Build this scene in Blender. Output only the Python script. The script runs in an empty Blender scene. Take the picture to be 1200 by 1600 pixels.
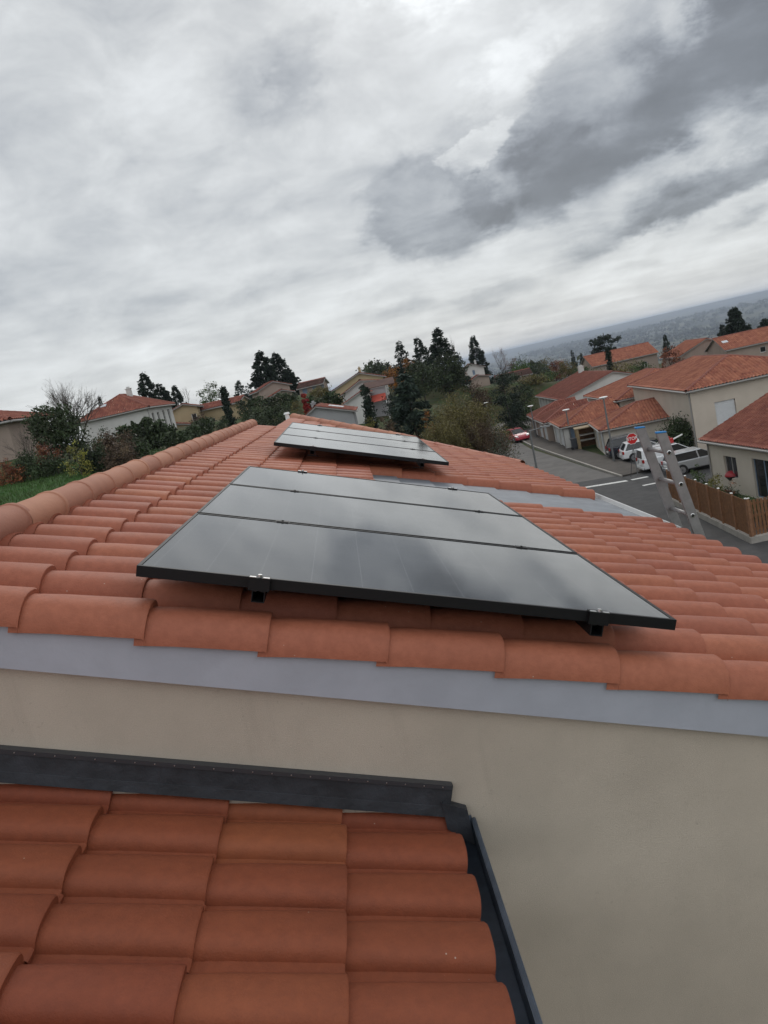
import bpy, bmesh, math, random
import numpy as np
from mathutils import Vector, Matrix
R = math.radians
C = bpy.context.scene.collection
SC = bpy.context.scene

# ------------------------------------------------------------------ camera
F = 1200.0                       # focal length in pixels of a 1200 x 1600 frame
def axes(a, c, yaw):
    u = np.array([a, -1, c]); u /= np.linalg.norm(u)
    fw = np.array([0, 0, 1.]); fw -= u * (fw @ u); fw /= np.linalg.norm(fw)
    rt = np.cross(u, fw); rt = rt if rt[0] > 0 else -rt
    return np.array([rt*np.cos(yaw) - fw*np.sin(yaw), fw*np.cos(yaw) + rt*np.sin(yaw), u])
B = axes(-0.2258, -0.1739, -0.0261)
cam = bpy.data.objects.new('camera', bpy.data.cameras.new('camera')); C.objects.link(cam)
cam.data.sensor_fit = 'HORIZONTAL'; cam.data.sensor_width = 36; cam.data.lens = 36 * F / 1200
cam.data.clip_start = 0.05; cam.data.clip_end = 60000
M = Matrix.Identity(4)
for i in range(3):
    M[i][0] = B[i][0]; M[i][1] = -B[i][1]; M[i][2] = -B[i][2]
cam.matrix_world = M
SC.camera = cam

# ------------------------------------------------------------------ world: overcast sky, Nishita behind procedural cloud
SUN_EL, SUN_AZ = R(38), R(10)    # azimuth from +Y towards +X
SC.view_settings.view_transform = 'Standard'; SC.view_settings.look = 'None'
SC.view_settings.exposure = 0.28; SC.view_settings.gamma = 1.0
W = bpy.data.worlds.new('World'); SC.world = W; W.use_nodes = True
nt = W.node_tree; N = nt.nodes; L = nt.links
class G:                          # tiny node-graph helper
    def __init__(s, tree): s.t = tree
    def n(s, typ, **kw):
        o = s.t.nodes.new(typ)
        for k, v in kw.items(): setattr(o, k, v)
        return o
    def put(s, sock, v):
        if isinstance(v, bpy.types.NodeSocket): s.t.links.new(v, sock)
        elif v is not None:
            try: sock.default_value = v
            except Exception: sock.default_value = tuple(v) + (1,)
    def m(s, op, a, b=None, c=None, clamp=False):
        o = s.n('ShaderNodeMath', operation=op); o.use_clamp = clamp
        for i, v in enumerate((a, b, c)): s.put(o.inputs[i], v)
        return o.outputs[0]
    def vm(s, op, a, b=None):
        o = s.n('ShaderNodeVectorMath', operation=op)
        s.put(o.inputs[0], a); s.put(o.inputs[1], b)
        return o.outputs[0]
    def mix(s, f, a, b):
        o = s.n('ShaderNodeMix', data_type='RGBA')
        s.put(o.inputs[0], f); s.put(o.inputs[6], a); s.put(o.inputs[7], b)
        return o.outputs[2]
    def ss(s, v, lo, hi, a=0.0, b=1.0):
        o = s.n('ShaderNodeMapRange', interpolation_type='SMOOTHSTEP')
        for i, q in enumerate((v, lo, hi, a, b)): s.put(o.inputs[i], q)
        return o.outputs[0]
    def noise(s, vec, scale, detail=4, rough=.55, dist=0.0, out='Fac'):
        o = s.n('ShaderNodeTexNoise')
        s.put(o.inputs['Vector'], vec); s.put(o.inputs['Scale'], scale); s.put(o.inputs['Detail'], detail)
        s.put(o.inputs['Roughness'], rough); s.put(o.inputs['Distortion'], dist)
        return o.outputs[out]
    def xyz(s, x, y, z):
        o = s.n('ShaderNodeCombineXYZ')
        for i, v in enumerate((x, y, z)): s.put(o.inputs[i], v)
        return o.outputs[0]
    def sep(s, v):
        o = s.n('ShaderNodeSeparateXYZ'); s.put(o.inputs[0], v); return o.outputs
g = G(nt)
sky = N.new('ShaderNodeTexSky'); sky.sky_type = 'NISHITA'; sky.sun_disc = False
sky.sun_elevation = SUN_EL; sky.sun_rotation = SUN_AZ
tc = N.new('ShaderNodeTexCoord'); d = tc.outputs['Generated']
dx, dy, dz = g.sep(d)
zc = g.m('MAXIMUM', dz, 0.0)
k = g.m('DIVIDE', 1.0, g.m('ADD', zc, 0.085))
p = g.xyz(g.m('MULTIPLY', dx, k), g.m('MULTIPLY', dy, k), 0.0)
az = g.m('MULTIPLY', g.m('ARCTAN2', dx, dy), 57.2958)
el = g.m('MULTIPLY', g.m('ARCSINE', dz), 57.2958)
ae = g.xyz(az, g.m('MULTIPLY', el, 1.7), 0.0)
n1 = g.noise(p, 0.50, 7, .52, .35)
n2 = g.noise(g.vm('ADD', p, (7.3, 2.1, 0)), 1.5, 6, .55, .25)
c1 = g.noise(ae, 0.10, 5, .55, .0, 'Color')
c2 = g.noise(g.vm('ADD', ae, (31, 17, 5)), 0.36, 10, .66, .0, 'Color')
wv = g.vm('ADD', g.vm('MULTIPLY', g.vm('SUBTRACT', c1, (.5, .5, .5)), (15, 10, 0)), g.vm('MULTIPLY', g.vm('SUBTRACT', c2, (.5, .5, .5)), (9.5, 8.0, 0)))
wx, wy, _wz = g.sep(wv)
n4 = g.noise(ae, 0.16, 8, .60, .4)
streak = g.ss(el, 2.0, 9.0, .55, 1.0)
base = g.m('ADD', g.m('MULTIPLY', g.m('SUBTRACT', n1, .5), 0.50), g.m('MULTIPLY', g.m('SUBTRACT', n2, .5), 0.36))
lum = g.m('ADD', g.m('MULTIPLY', base, streak), 0.535)
lum = g.m('ADD', lum, g.m('MULTIPLY', g.m('SUBTRACT', n4, .5), .28))
def blob(a0, e0, wa, we, tilt=0.0, warp=1.0, soft=.5):
    t = R(tilt)
    da = g.m('SUBTRACT', g.m('ADD', az, g.m('MULTIPLY', wx, warp)), a0); de = g.m('SUBTRACT', g.m('ADD', el, g.m('MULTIPLY', wy, warp*.6)), e0)
    u = g.m('ADD', g.m('MULTIPLY', da, math.cos(t)), g.m('MULTIPLY', de, math.sin(t)))
    v = g.m('SUBTRACT', g.m('MULTIPLY', de, math.cos(t)), g.m('MULTIPLY', da, math.sin(t)))
    u = g.m('DIVIDE', u, wa); v = g.m('DIVIDE', v, we)
    r = g.m('SUBTRACT', 1.0, g.m('SQRT', g.m('ADD', g.m('MULTIPLY', u, u), g.m('MULTIPLY', v, v))))
    return g.ss(r, 0.0, soft), v
def light(v, fac, amt):           # add light
    return g.m('ADD', v, g.m('MULTIPLY', fac, amt))
# broad bright opening over the top of the frame and glow near the hidden sun
for a0, e0, wa, we, ti, wp, so, am in [(11, 27, 15, 8.5, 0, 1.0, 1.0, .30), (11.5, 24.2, 6, 3.2, 0, .8, .9, .28), (17.5, 17.6, 6.0, 2.6, 32, .8, 1.0, .20), (26.5, 17.0, 2.6, 3.2, 20, .6, .9, .22),
                                       (-7, 20, 7, 8, 0, 1.0, 1.0, .10), (24, 9.2, 11, 2.0, 4, .6, 1.0, .12), (14.0, 13.9, 3.0, 1.3, 28, .55, .32, .16), (15.2, 13.4, 3.6, 1.8, 28, .55, 1.0, .10), (0, 6.5, 22, 3, 0, .8, 1.0, .05)]:
    b, _ = blob(a0, e0, wa, we, ti, wp, so); lum = light(lum, b, am)
DARK = [(9.3, 10.8, 6.0, 4.4, -14, .60, .34, .20, 0), (15.8, 11.0, 6.0, 4.0, 8, .55, .30, .17, 1), (21.0, 12.9, 8.0, 6.9, 6, .60, .56, .29, 1), (22.5, 11.4, 5.0, 3.6, 6, .6, .8, .12, 1), (30.8, 15.6, 9.6, 7.2, -4, .60, .72, .40, 0),
        (27.5, 7.3, 7.8, 1.8, 8, .42, .55, .38, 1), (21.0, 6.0, 4.6, 1.3, 6, .4, .6, .22, 1), (29.5, 4.9, 2.6, .6, 4, .35, .8, .16, 0), (13.0, 3.9, 4.4, .9, 0, .35, .8, .14, 0), (6.0, 4.6, 4.4, .7, 3, .35, .9, .10, 0),
        (22, 3.7, 2.6, .5, 0, .3, .9, .12, 0), (2.2, 20.5, 2.6, 4.6, -24, .7, .9, .12, 0), (-4, 13.5, 11, 2.0, -4, .7, 1.0, .07, 0), (7, 2.6, 6, .6, 0, .35, .9, .08, 0), (-12, 8.0, 8, 1.4, 0, .6, 1.0, .06, 0)]
for a0, e0, wa, we, ti, wp, so, am, fl in DARK:
    b, v = blob(a0, e0, wa, we, ti, wp, so)
    depth = g.ss(v, .9, -.7, .35 if fl else .75, 1.0)            # cloud bases are greyer than their tops
    lum = g.m('SUBTRACT', lum, g.m('MULTIPLY', g.m('MULTIPLY', b, depth), am))
# thin pale band low over the hills
lum = light(lum, g.ss(g.m('ABSOLUTE', g.m('SUBTRACT', el, 3.0)), 7.0, 0.0), .07)
lum = g.m('SMOOTH_MAX', lum, .19, .10)
lum = g.m('ADD', lum, g.m('ADD', g.m('MULTIPLY', g.m('SUBTRACT', n4, .5), .16), g.m('MULTIPLY', g.m('SUBTRACT', n2, .5), .10)))
lum = g.m('MULTIPLY', lum, g.ss(dy, -.5, .35, 1.6, 1.0))
tint = g.mix(g.ss(lum, .20, .62), (.90, .98, 1.09), (.965, 1.0, 1.02))
cl = g.vm('SCALE', tint); cl.node.inputs[3].default_value = 1.0
L.new(lum, cl.node.inputs[3])
cl10 = g.vm('MULTIPLY', cl, (9.6, 9.6, 9.6))
col = g.mix(.95, sky.outputs[0], cl10)
bg = N.get('Background') or N.new('ShaderNodeBackground')
bg.inputs[1].default_value = 0.10
L.new(col, bg.inputs[0])
out = N.get('World Output') or N.new('ShaderNodeOutputWorld')
L.new(bg.outputs[0], out.inputs[0])
sun = bpy.data.objects.new('sun', bpy.data.lights.new('sun', 'SUN')); C.objects.link(sun)
sun.data.energy = 0.7; sun.data.angle = R(16); sun.data.color = (1.0, .96, .9)
sd = Vector((math.sin(SUN_AZ)*math.cos(SUN_EL), math.cos(SUN_AZ)*math.cos(SUN_EL), math.sin(SUN_EL)))
sun.rotation_euler = sd.to_track_quat('Z', 'Y').to_euler()
SC.cycles.max_bounces = 6; SC.cycles.volume_bounces = 0
SC.cycles.use_denoising = True

# ------------------------------------------------------------------ helpers
def sight(x, y, Y):               # where a bearing measured on the photograph meets distance Y
    d = B @ np.array([(x-600)/F, (y-800)/F, 1.]); return d * (Y / d[1])
def level(x, y, z):               # ... meets height z
    d = B @ np.array([(x-600)/F, (y-800)/F, 1.]); return d * (z / d[2])
def tag(o, label=None, cat=None, group=None, kind=None):
    if label: o['label'] = label
    if cat: o['category'] = cat
    if group: o['group'] = group
    if kind: o['kind'] = kind
    return o
def empty(name, loc, rz=0, label=None, cat=None, group=None):
    o = bpy.data.objects.new(name, None); C.objects.link(o)
    o.location = loc; o.rotation_euler = (0, 0, rz); o.empty_display_size = .2
    return tag(o, label, cat, group)
def copy_tree(o, parent=None):
    c = o.copy(); C.objects.link(c)
    if parent is not None: c.parent = parent
    for ch in list(o.children): copy_tree(ch, c)
    return c
class MB:                         # collects shapes into ONE mesh
    def __init__(s): s.v = []; s.f = []; s.mi = []; s.cur = 0
    def add(s, vs, fs):
        b = len(s.v); s.v += [tuple(v) for v in vs]
        s.f += [tuple(b+i for i in f) for f in fs]; s.mi += [s.cur]*len(fs); return s
    def box(s, lo, hi):
        (a, b, c), (d, e, f) = lo, hi
        return s.add([(a,b,c),(d,b,c),(d,e,c),(a,e,c),(a,b,f),(d,b,f),(d,e,f),(a,e,f)],
                     [(0,3,2,1),(4,5,6,7),(0,1,5,4),(1,2,6,5),(2,3,7,6),(3,0,4,7)])
    def hexa(s, p): return s.add(p, [(0,3,2,1),(4,5,6,7),(0,1,5,4),(1,2,6,5),(2,3,7,6),(3,0,4,7)])
    def prism(s, poly, off):      # polygon extruded by a vector
        n = len(poly); o = Vector(off)
        vs = [Vector(p) for p in poly] + [Vector(p)+o for p in poly]
        return s.add(vs, [tuple(range(n-1,-1,-1)), tuple(range(n, 2*n))] + [(i, (i+1)%n, n+(i+1)%n, n+i) for i in range(n)])
    def tube(s, a, b, r0, r1=None, n=8, cap=True):
        a, b = Vector(a), Vector(b); r1 = r0 if r1 is None else r1
        d = (b-a).normalized(); u = d.orthogonal().normalized(); w = d.cross(u)
        vs = []
        for c, r in ((a, r0), (b, r1)):
            vs += [c + u*r*math.cos(2*math.pi*i/n) + w*r*math.sin(2*math.pi*i/n) for i in range(n)]
        fs = [(i, (i+1)%n, n+(i+1)%n, n+i) for i in range(n)]
        if cap: fs += [tuple(range(n-1,-1,-1)), tuple(range(n, 2*n))]
        return s.add(vs, fs)
    def chain(s, pts, r, n=6):
        for i in range(len(pts)-1): s.tube(pts[i], pts[i+1], r, r, n)
        return s
    def build(s, name, mat, parent=None, smooth=False, bevel=0):
        me = bpy.data.meshes.new(name); me.from_pydata(s.v, [], s.f); me.update()
        o = bpy.data.objects.new(name, me); C.objects.link(o)
        for m_ in (mat if isinstance(mat, (list, tuple)) else [mat]): me.materials.append(m_)
        if s.cur: me.polygons.foreach_set('material_index', s.mi)
        if parent is not None: o.parent = parent
        if smooth: me.polygons.foreach_set('use_smooth', [True]*len(me.polygons))
        if bevel:
            b = o.modifiers.new('bevel', 'BEVEL'); b.width = bevel; b.segments = 2; b.limit_method = 'ANGLE'
        return o
def quads(name, V, Q, mat, parent=None, tint=None, smooth=False):   # numpy mesh of quads
    me = bpy.data.meshes.new(name); V = np.asarray(V, np.float32).reshape(-1, 3); Q = np.asarray(Q, np.int32).reshape(-1, 4)
    me.vertices.add(len(V)); me.vertices.foreach_set('co', V.ravel())
    me.loops.add(Q.size); me.loops.foreach_set('vertex_index', Q.ravel())
    me.polygons.add(len(Q)); me.polygons.foreach_set('loop_start', np.arange(0, Q.size, 4, dtype=np.int32))
    me.polygons.foreach_set('loop_total', np.full(len(Q), 4, np.int32))
    if smooth: me.polygons.foreach_set('use_smooth', np.ones(len(Q), bool))
    me.update(calc_edges=True); me.validate()
    if tint is not None and len(me.polygons) == len(Q):
        a = me.attributes.new('tint', 'FLOAT', 'FACE'); a.data.foreach_set('value', np.asarray(tint, np.float32))
    o = bpy.data.objects.new(name, me); C.objects.link(o); me.materials.append(mat)
    if parent is not None: o.parent = parent
    return o

# ------------------------------------------------------------------ materials
def mat(name, col, rough=.7, noise=0.0, scale=8.0, metal=0.0, bump=0.0, bscale=60.0, spec=.5, tint=0.0, col2=None, coat=0.0):
    m = bpy.data.materials.new(name); m.use_nodes = True
    t = m.node_tree; q = G(t); b = t.nodes['Principled BSDF']
    b.inputs['Roughness'].default_value = rough; b.inputs['Metallic'].default_value = metal
    b.inputs['Specular IOR Level'].default_value = spec; b.inputs['Coat Weight'].default_value = coat
    c = tuple(col) + (1,)
    pos = q.n('ShaderNodeTexCoord').outputs['Object']
    val = c
    if noise or col2:
        nf = q.noise(pos, scale, 5, .6, .2)
        c2 = tuple(col2) + (1,) if col2 else tuple(x*(1-noise) for x in col) + (1,)
        c1 = c if col2 else tuple(min(1, x*(1+noise)) for x in col) + (1,)
        val = q.mix(q.ss(nf, .3, .7), c2, c1)
    if tint:
        a = q.n('ShaderNodeAttribute', attribute_name='tint')
        hs = q.n('ShaderNodeHueSaturation')
        q.put(hs.inputs['Color'], val)
        q.put(hs.inputs['Value'], q.m('ADD', 1.0, q.m('MULTIPLY', a.outputs['Fac'], tint)))
        q.put(hs.inputs['Hue'], q.m('ADD', 0.5, q.m('MULTIPLY', a.outputs['Fac'], tint*.03)))
        val = hs.outputs[0]
    q.put(b.inputs['Base Color'], val)
    if bump:
        bn = q.n('ShaderNodeBump'); bn.inputs['Strength'].default_value = bump; bn.inputs['Distance'].default_value = .01
        q.put(bn.inputs['Height'], q.noise(pos, bscale, 4, .6)); t.links.new(bn.outputs[0], b.inputs['Normal'])
    return m
def leafmat(name, col, col2=None, tint=.45):
    m = mat(name, col, .6, col2=col2 or tuple(x*.6 for x in col), scale=1.3, tint=tint, spec=.25)
    return m
def clay(name, c, c2, tint, spec, rough):
    m = bpy.data.materials.new(name); m.use_nodes = True
    t = m.node_tree; q = G(t); b = t.nodes['Principled BSDF']; b.inputs['Specular IOR Level'].default_value = spec
    pos = q.n('ShaderNodeNewGeometry').outputs['Position']
    col = q.mix(q.ss(q.noise(pos, 34, 5, .65), .3, .7), c2, c)
    col = q.mix(q.m('MULTIPLY', q.ss(q.noise(pos, 2.6, 4, .6), .42, .66), .35), col, tuple(x*.8 for x in c2))
    vo = q.n('ShaderNodeTexVoronoi'); q.put(vo.inputs['Vector'], pos); vo.inputs['Scale'].default_value = 26
    speck = q.m('MULTIPLY', q.m('LESS_THAN', vo.outputs['Distance'], .055), q.m('GREATER_THAN', q.noise(pos, 5, 2), .58))
    col = q.mix(q.m('MULTIPLY', speck, .6), col, (.55, .47, .40))
    a_ = q.n('ShaderNodeAttribute', attribute_name='tint'); hs = q.n('ShaderNodeHueSaturation'); q.put(hs.inputs['Color'], col)
    q.put(hs.inputs['Value'], q.m('ADD', 1.0, q.m('MULTIPLY', a_.outputs['Fac'], tint))); q.put(hs.inputs['Hue'], q.m('ADD', .5, q.m('MULTIPLY', a_.outputs['Fac'], tint*.04)))
    q.put(b.inputs['Base Color'], hs.outputs[0])
    q.put(b.inputs['Roughness'], q.m('ADD', rough-.08, q.m('MULTIPLY', q.noise(pos, 9, 4), .16)))
    bn = q.n('ShaderNodeBump'); bn.inputs['Strength'].default_value = .3; bn.inputs['Distance'].default_value = .006
    q.put(bn.inputs['Height'], q.m('ADD', q.noise(pos, 190, 3, .7), q.noise(pos, 26, 3, .6))); t.links.new(bn.outputs[0], b.inputs['Normal'])
    return m
TILE = clay('terracotta', (.38, .124, .070), (.32, .101, .056), .09, .4, .62)
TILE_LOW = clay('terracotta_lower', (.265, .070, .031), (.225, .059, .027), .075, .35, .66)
RIDGE = mat('terracotta_ridge', (.43, .20, .132), .75, col2=(.37, .168, .112), scale=4, bump=.3, bscale=80, tint=.12, spec=.3)
TILE_FAR = mat('tile_orange', (.43, .172, .112), .75, col2=(.335, .128, .084), scale=1.2, tint=.15, spec=.2)
TILE_RED = mat('tile_red', (.33, .125, .09), .75, col2=(.255, .094, .07), scale=1.2, tint=.15, spec=.2)
TILE_BROWN = mat('tile_brown', (.28, .105, .078), .8, col2=(.21, .078, .06), scale=1.0, tint=.15, spec=.2)
TILE_DARK = mat('tile_dark_brown', (.11, .062, .05), .85, col2=(.08, .045, .04), scale=1.0, tint=.15, spec=.2)
def own_wall():
    m = bpy.data.materials.new('beige_render'); m.use_nodes = True
    t = m.node_tree; q = G(t); b = t.nodes['Principled BSDF']; b.inputs['Roughness'].default_value = .92; b.inputs['Specular IOR Level'].default_value = .2
    pos = q.n('ShaderNodeNewGeometry').outputs['Position']
    c = q.mix(q.ss(q.noise(pos, 2.2, 5, .6), .3, .7), (.455, .395, .33), (.52, .452, .378))
    st_ = q.ss(q.noise(q.vm('MULTIPLY', pos, (9, 9, .7)), 1.0, 4, .6), .56, .76)
    c = q.mix(q.m('MULTIPLY', st_, .28), c, (.34, .285, .24))
    sp_ = q.ss(q.noise(pos, 42, 3, .7), .66, .74)
    c = q.mix(q.m('MULTIPLY', sp_, .35), c, (.33, .275, .23))
    gr = q.noise(pos, 300, 3, .7)
    c = q.mix(q.ss(gr, .3, .7), q.vm('MULTIPLY', c, (.9, .9, .9)), q.vm('MULTIPLY', c, (1.06, 1.06, 1.06)))
    q.put(b.inputs['Base Color'], c)
    bn = q.n('ShaderNodeBump'); bn.inputs['Strength'].default_value = .5; bn.inputs['Distance'].default_value = .004
    q.put(bn.inputs['Height'], gr); t.links.new(bn.outputs[0], b.inputs['Normal'])
    return m
RENDER_OWN = own_wall()
RENDER_BEIGE = mat('render_beige', (.56, .49, .42), .9, col2=(.51, .445, .38), scale=.8, spec=.2)
RENDER_CREAM = mat('render_cream', (.58, .53, .46), .9, col2=(.53, .48, .415), scale=.8, spec=.2)
RENDER_WHITE = mat('render_white', (.60, .59, .57), .9, col2=(.53, .52, .50), scale=.8, spec=.2)
RENDER_GREY = mat('render_grey', (.36, .36, .37), .9, col2=(.32, .32, .33), scale=.8, spec=.2)
RENDER_TAN = mat('render_tan', (.44, .35, .22), .9, col2=(.38, .30, .19), scale=.8, spec=.2)
RENDER_PINK = mat('render_pink', (.36, .285, .24), .9, col2=(.31, .245, .21), scale=.8, spec=.2)
FASCIA = mat('fascia_paint', (.38, .395, .45), .55, noise=.05, scale=6, bump=.12, bscale=40)
ZINC = mat('zinc', (.20, .215, .24), .6, noise=.12, scale=5, metal=.2, bump=.05, bscale=8)
ZINC_DARK = mat('zinc_dark', (.115, .14, .18), .45, noise=.2, scale=7, metal=.5, bump=.1, bscale=15)
LEAD = mat('bitumen_flashing', (.026, .029, .036), .62, noise=.35, scale=9, bump=.4, bscale=30)
FRAME_BLACK = mat('black_anodised', (.010, .010, .011), .45, spec=.25)
ALU = mat('aluminium', (.27, .26, .26), .5, noise=.10, scale=14, metal=.35, bump=.06, bscale=60)
ALU_BRIGHT = mat('aluminium_bright', (.7, .7, .7), .3, metal=.9)
BLUE = mat('blue_plastic', (.02, .22, .55), .4)
DARKHOLE = mat('hole_shade', (.01, .01, .01), .8)  # near black, the shade inside hollow rung ends put into colour
WHITE = mat('white_paint', (.75, .75, .74), .5)
GUTTER = mat('gutter_grey', (.28, .27, .26), .5)
PANE = mat('window_glass', (.02, .022, .026), .08, spec=.7)
SHUTTER = mat('shutter_white', (.62, .63, .65), .6, noise=.04, scale=3)
SHUT_BLUE = mat('shutter_blue_grey', (.16, .22, .30), .6, noise=.1, scale=6)
WOODB = mat('fence_wood', (.235, .108, .045), .75, col2=(.15, .066, .03), scale=7, bump=.3, bscale=25)
WOOD_TAN = mat('tan_wood', (.30, .22, .12), .75, col2=(.22, .16, .09), scale=5)
ASPHALT_OLD = mat('asphalt_old', (.155, .145, .138), .9, col2=(.115, .108, .103), scale=.9, bump=.3, bscale=50, spec=.3)
ASPHALT = mat('asphalt', (.075, .073, .074), .88, col2=(.055, .054, .055), scale=1.5, bump=.3, bscale=50, spec=.3)
PAVE = mat('pavement_tarmac', (.10, .088, .078), .9, col2=(.075, .066, .06), scale=1.2, spec=.3)
CONC = mat('concrete', (.34, .315, .285), .9, noise=.14, scale=2.5, bump=.2, bscale=30)
PAINT = mat('road_paint', (.72, .72, .70), .7, col2=(.5, .5, .48), scale=6)
STEEL = mat('galvanised', (.17, .175, .18), .6, metal=.3, noise=.1)
STEEL_DARK = mat('dark_steel', (.035, .035, .037), .6)
BARK = mat('bark', (.075, .058, .045), .95, col2=(.045, .035, .028), scale=9, bump=.5, bscale=20)
TWIG = mat('twig', (.075, .06, .05), .95, noise=.2)
RUBBER = mat('tyre', (.014, .014, .015), .85)
RIM = mat('alloy_rim', (.45, .45, .47), .35, metal=.7)
CARGLASS = mat('car_glass', (.012, .014, .017), .06, spec=.7)
LAMP_RED = mat('tail_lens', (.35, .012, .012), .25)
LAMP_CLEAR = mat('head_lens', (.6, .62, .64), .15)
PAINT_WHITE = mat('car_white', (.72, .73, .75), .3, coat=.6)
PAINT_SILVER = mat('car_silver', (.42, .43, .45), .32, metal=.4, coat=.6)
PAINT_RED = mat('car_red', (.42, .03, .055), .3, coat=.6)
PAINT_DARK = mat('car_black', (.013, .018, .034), .25, coat=.8)
PLASTIC = mat('black_plastic', (.02, .02, .021), .6)
SIGN_RED = mat('sign_red', (.55, .014, .016), .45)
RED = mat('red_paint', (.42, .02, .018), .6)
BINGREY = mat('bin_grey', (.05, .055, .065), .6)
L_CON = leafmat('needles_dark', (.022, .036, .022))
L_CON2 = leafmat('needles_bluegreen', (0.039, 0.060, 0.044))
L_GREEN = leafmat('leaf_green', (0.080, 0.120, 0.038), (.050, .075, .026))
L_DARK = leafmat('leaf_dark', (0.050, 0.070, 0.030), (.030, .042, .020))
L_OLIVE = leafmat('leaf_olive', (.155, .130, .045), (.10, .085, .034))
L_ORANGE = leafmat('leaf_orange', (.30, .115, .018), (.19, .07, .015))
L_RED = leafmat('leaf_red', (.33, .035, .025), (.2, .02, .02))
L_RUST = leafmat('leaf_rust', (0.221, 0.072, 0.033), (0.130, 0.046, 0.026))
L_BROWN = leafmat('leaf_brown', (0.125, 0.082, 0.050), (0.072, 0.047, 0.034))
L_YELLOW = leafmat('leaf_yellow', (0.247, 0.221, 0.046), (0.143, 0.143, 0.039))
L_GREY = leafmat('leaf_greygreen', (.055, .068, .04), (.036, .046, .028))
L_BRIGHT = leafmat('leaf_bright', (0.072, 0.130, 0.031))

# ------------------------------------------------------------------ terrain: hillside falling to the street, valley beyond
ANCH = [(-60,50,3),(-60,110,2),(-20,46,.2),(-34,46,1),(-23,80,0),(-18,88,-.3),(-30,78,.5),(-13.5,36,-1.0),(-14,33,-1.05),(-11.4,25.5,-1.15),(-12,29,-1.1),(-13,41,-.8),(-18,34,-.6),(-11.5,21,-1.3),(-10,14,-2.4),
        (-8,8,-3),(-9,2,-3),(-20,10,0),(-30,20,1.5),(-25,100,-1),(-14,95,-1),(-10,70,-1.6),(-8,50,-2.2),(-8,100,.3),(-6,120,.4),(-10,140,.5),(0,40,-3.8),(-3,30,-3.6),
        (0,46,-3.6),(3,80,-4.2),(0,88,-3.0),(5,60,-5.2),(7,42,-7.2),(7,52,-7.0),(9,36,-8.6),(9.5,30,-9),(10,60,-7.6),(10,75,-7),(8,95,-4.2),(13,100,-5.2),(15,112,-4.6),
        (10,120,-2.4),(22,150,-5.2),(28,150,-5.6),(20,135,-5.4),(35,160,-8.5),(50,150,-10.4),(62,150,-10.8),(80,150,-12),(48,120,-10.8),(60,90,-11.5),(45,60,-10.9),
        (60,30,-12),(40,10,-11),(4,5,-6.9),(4,15,-6.9),(4,-10,-6.5),(0,-14,-5),(-12,-12,-2.5),(8,20,-8),(2,12,-6.5),(-3,12,-5),(-2,18,-4.6),(3,25,-7),(0,190,-1),(-40,190,2),(40,200,-12),(90,220,-16)]
AN = np.array(ANCH, float)
def vnoise(x, y, s):
    return (np.sin(x/s*1.7+y/s*.9+1.3)+np.sin(x/s*-.8+y/s*1.9+4.1)+.6*np.sin(x/s*3.1-y/s*2.3+.4)+.5*np.sin(x/s*2.2+y/s*4.3+2.7))/3.1
def sstep(t): t = np.clip(t, 0, 1); return t*t*(3-2*t)
def ground(x, y):
    x = np.asarray(x, float); y = np.asarray(y, float)
    dd = (x[..., None]-AN[:, 0])**2 + (y[..., None]-AN[:, 1])**2
    w = 1/(dd + 6.0)**1.8
    z = (w*AN[:, 2]).sum(-1)/w.sum(-1)
    r = np.hypot(x, y); a = np.degrees(np.arctan2(x, y))
    # far land: plateau on the left, wide valley on the right
    zv = np.interp(r, [150, 300, 500, 1000, 2000, 3500, 5000, 6500, 7600, 9000, 11000, 14000, 17000, 30000],
                      [-11, -22, -38, -76, -116, -128, -120, -92, -76, -110, -70, 5, 25, -60])
    zv = zv + sstep((r-900)/3000)*vnoise(x, y, 900)*9 + sstep((r-5000)/3000)*vnoise(x, y, 2300)*16 + sstep((r-11000)/3000)*vnoise(x, y, 4100)*30
    zp = np.interp(r, [150, 400, 900, 3000, 30000], [0, -3, -16, -60, -120])
    fa = sstep((a-2)/9)*(1-sstep((a-100)/40))
    zf = zp*(1-fa) + zv*fa
    t = sstep((r-170)/160)
    z = z*(1-t) + zf*t
    # the street with its pavements and parking, cut level into the slope
    lx = np.interp(y, [-60, 86, 97, 112, 125, 140], [12.0, 12.0, 14.5, 19.5, 24, 40])
    ix = sstep((x-lx+2.2)/2.2)*(1-sstep((x-42)/12))
    iy = (1-sstep((y-128)/9))*(1-sstep((-20-y)/10))
    s = ix*iy
    return z*(1-s) + -10.56*s
def gz(x, y): return float(ground(x, y))
na, = [np.radians(np.concatenate([np.arange(-180, -40, 4.0), np.arange(-40, 50, .75), np.arange(50, 180, 4.0)]))]
rr = np.concatenate([np.arange(1.0, 160, 1.25), 160*np.exp(np.linspace(0, np.log(26000/160), 150))])
A_, R_ = np.meshgrid(na, rr)
X_, Y_ = R_*np.sin(A_), R_*np.cos(A_)
V = np.stack([X_, Y_, ground(X_, Y_)], -1).reshape(-1, 3)
nA, nR = len(na), len(rr)
ii, jj = np.meshgrid(np.arange(nR-1), np.arange(nA), indexing='ij')
j2 = (jj+1) % nA
Q = np.stack([ii*nA+jj, ii*nA+j2, (ii+1)*nA+j2, (ii+1)*nA+jj], -1).reshape(-1, 4)[:, ::-1]
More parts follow.
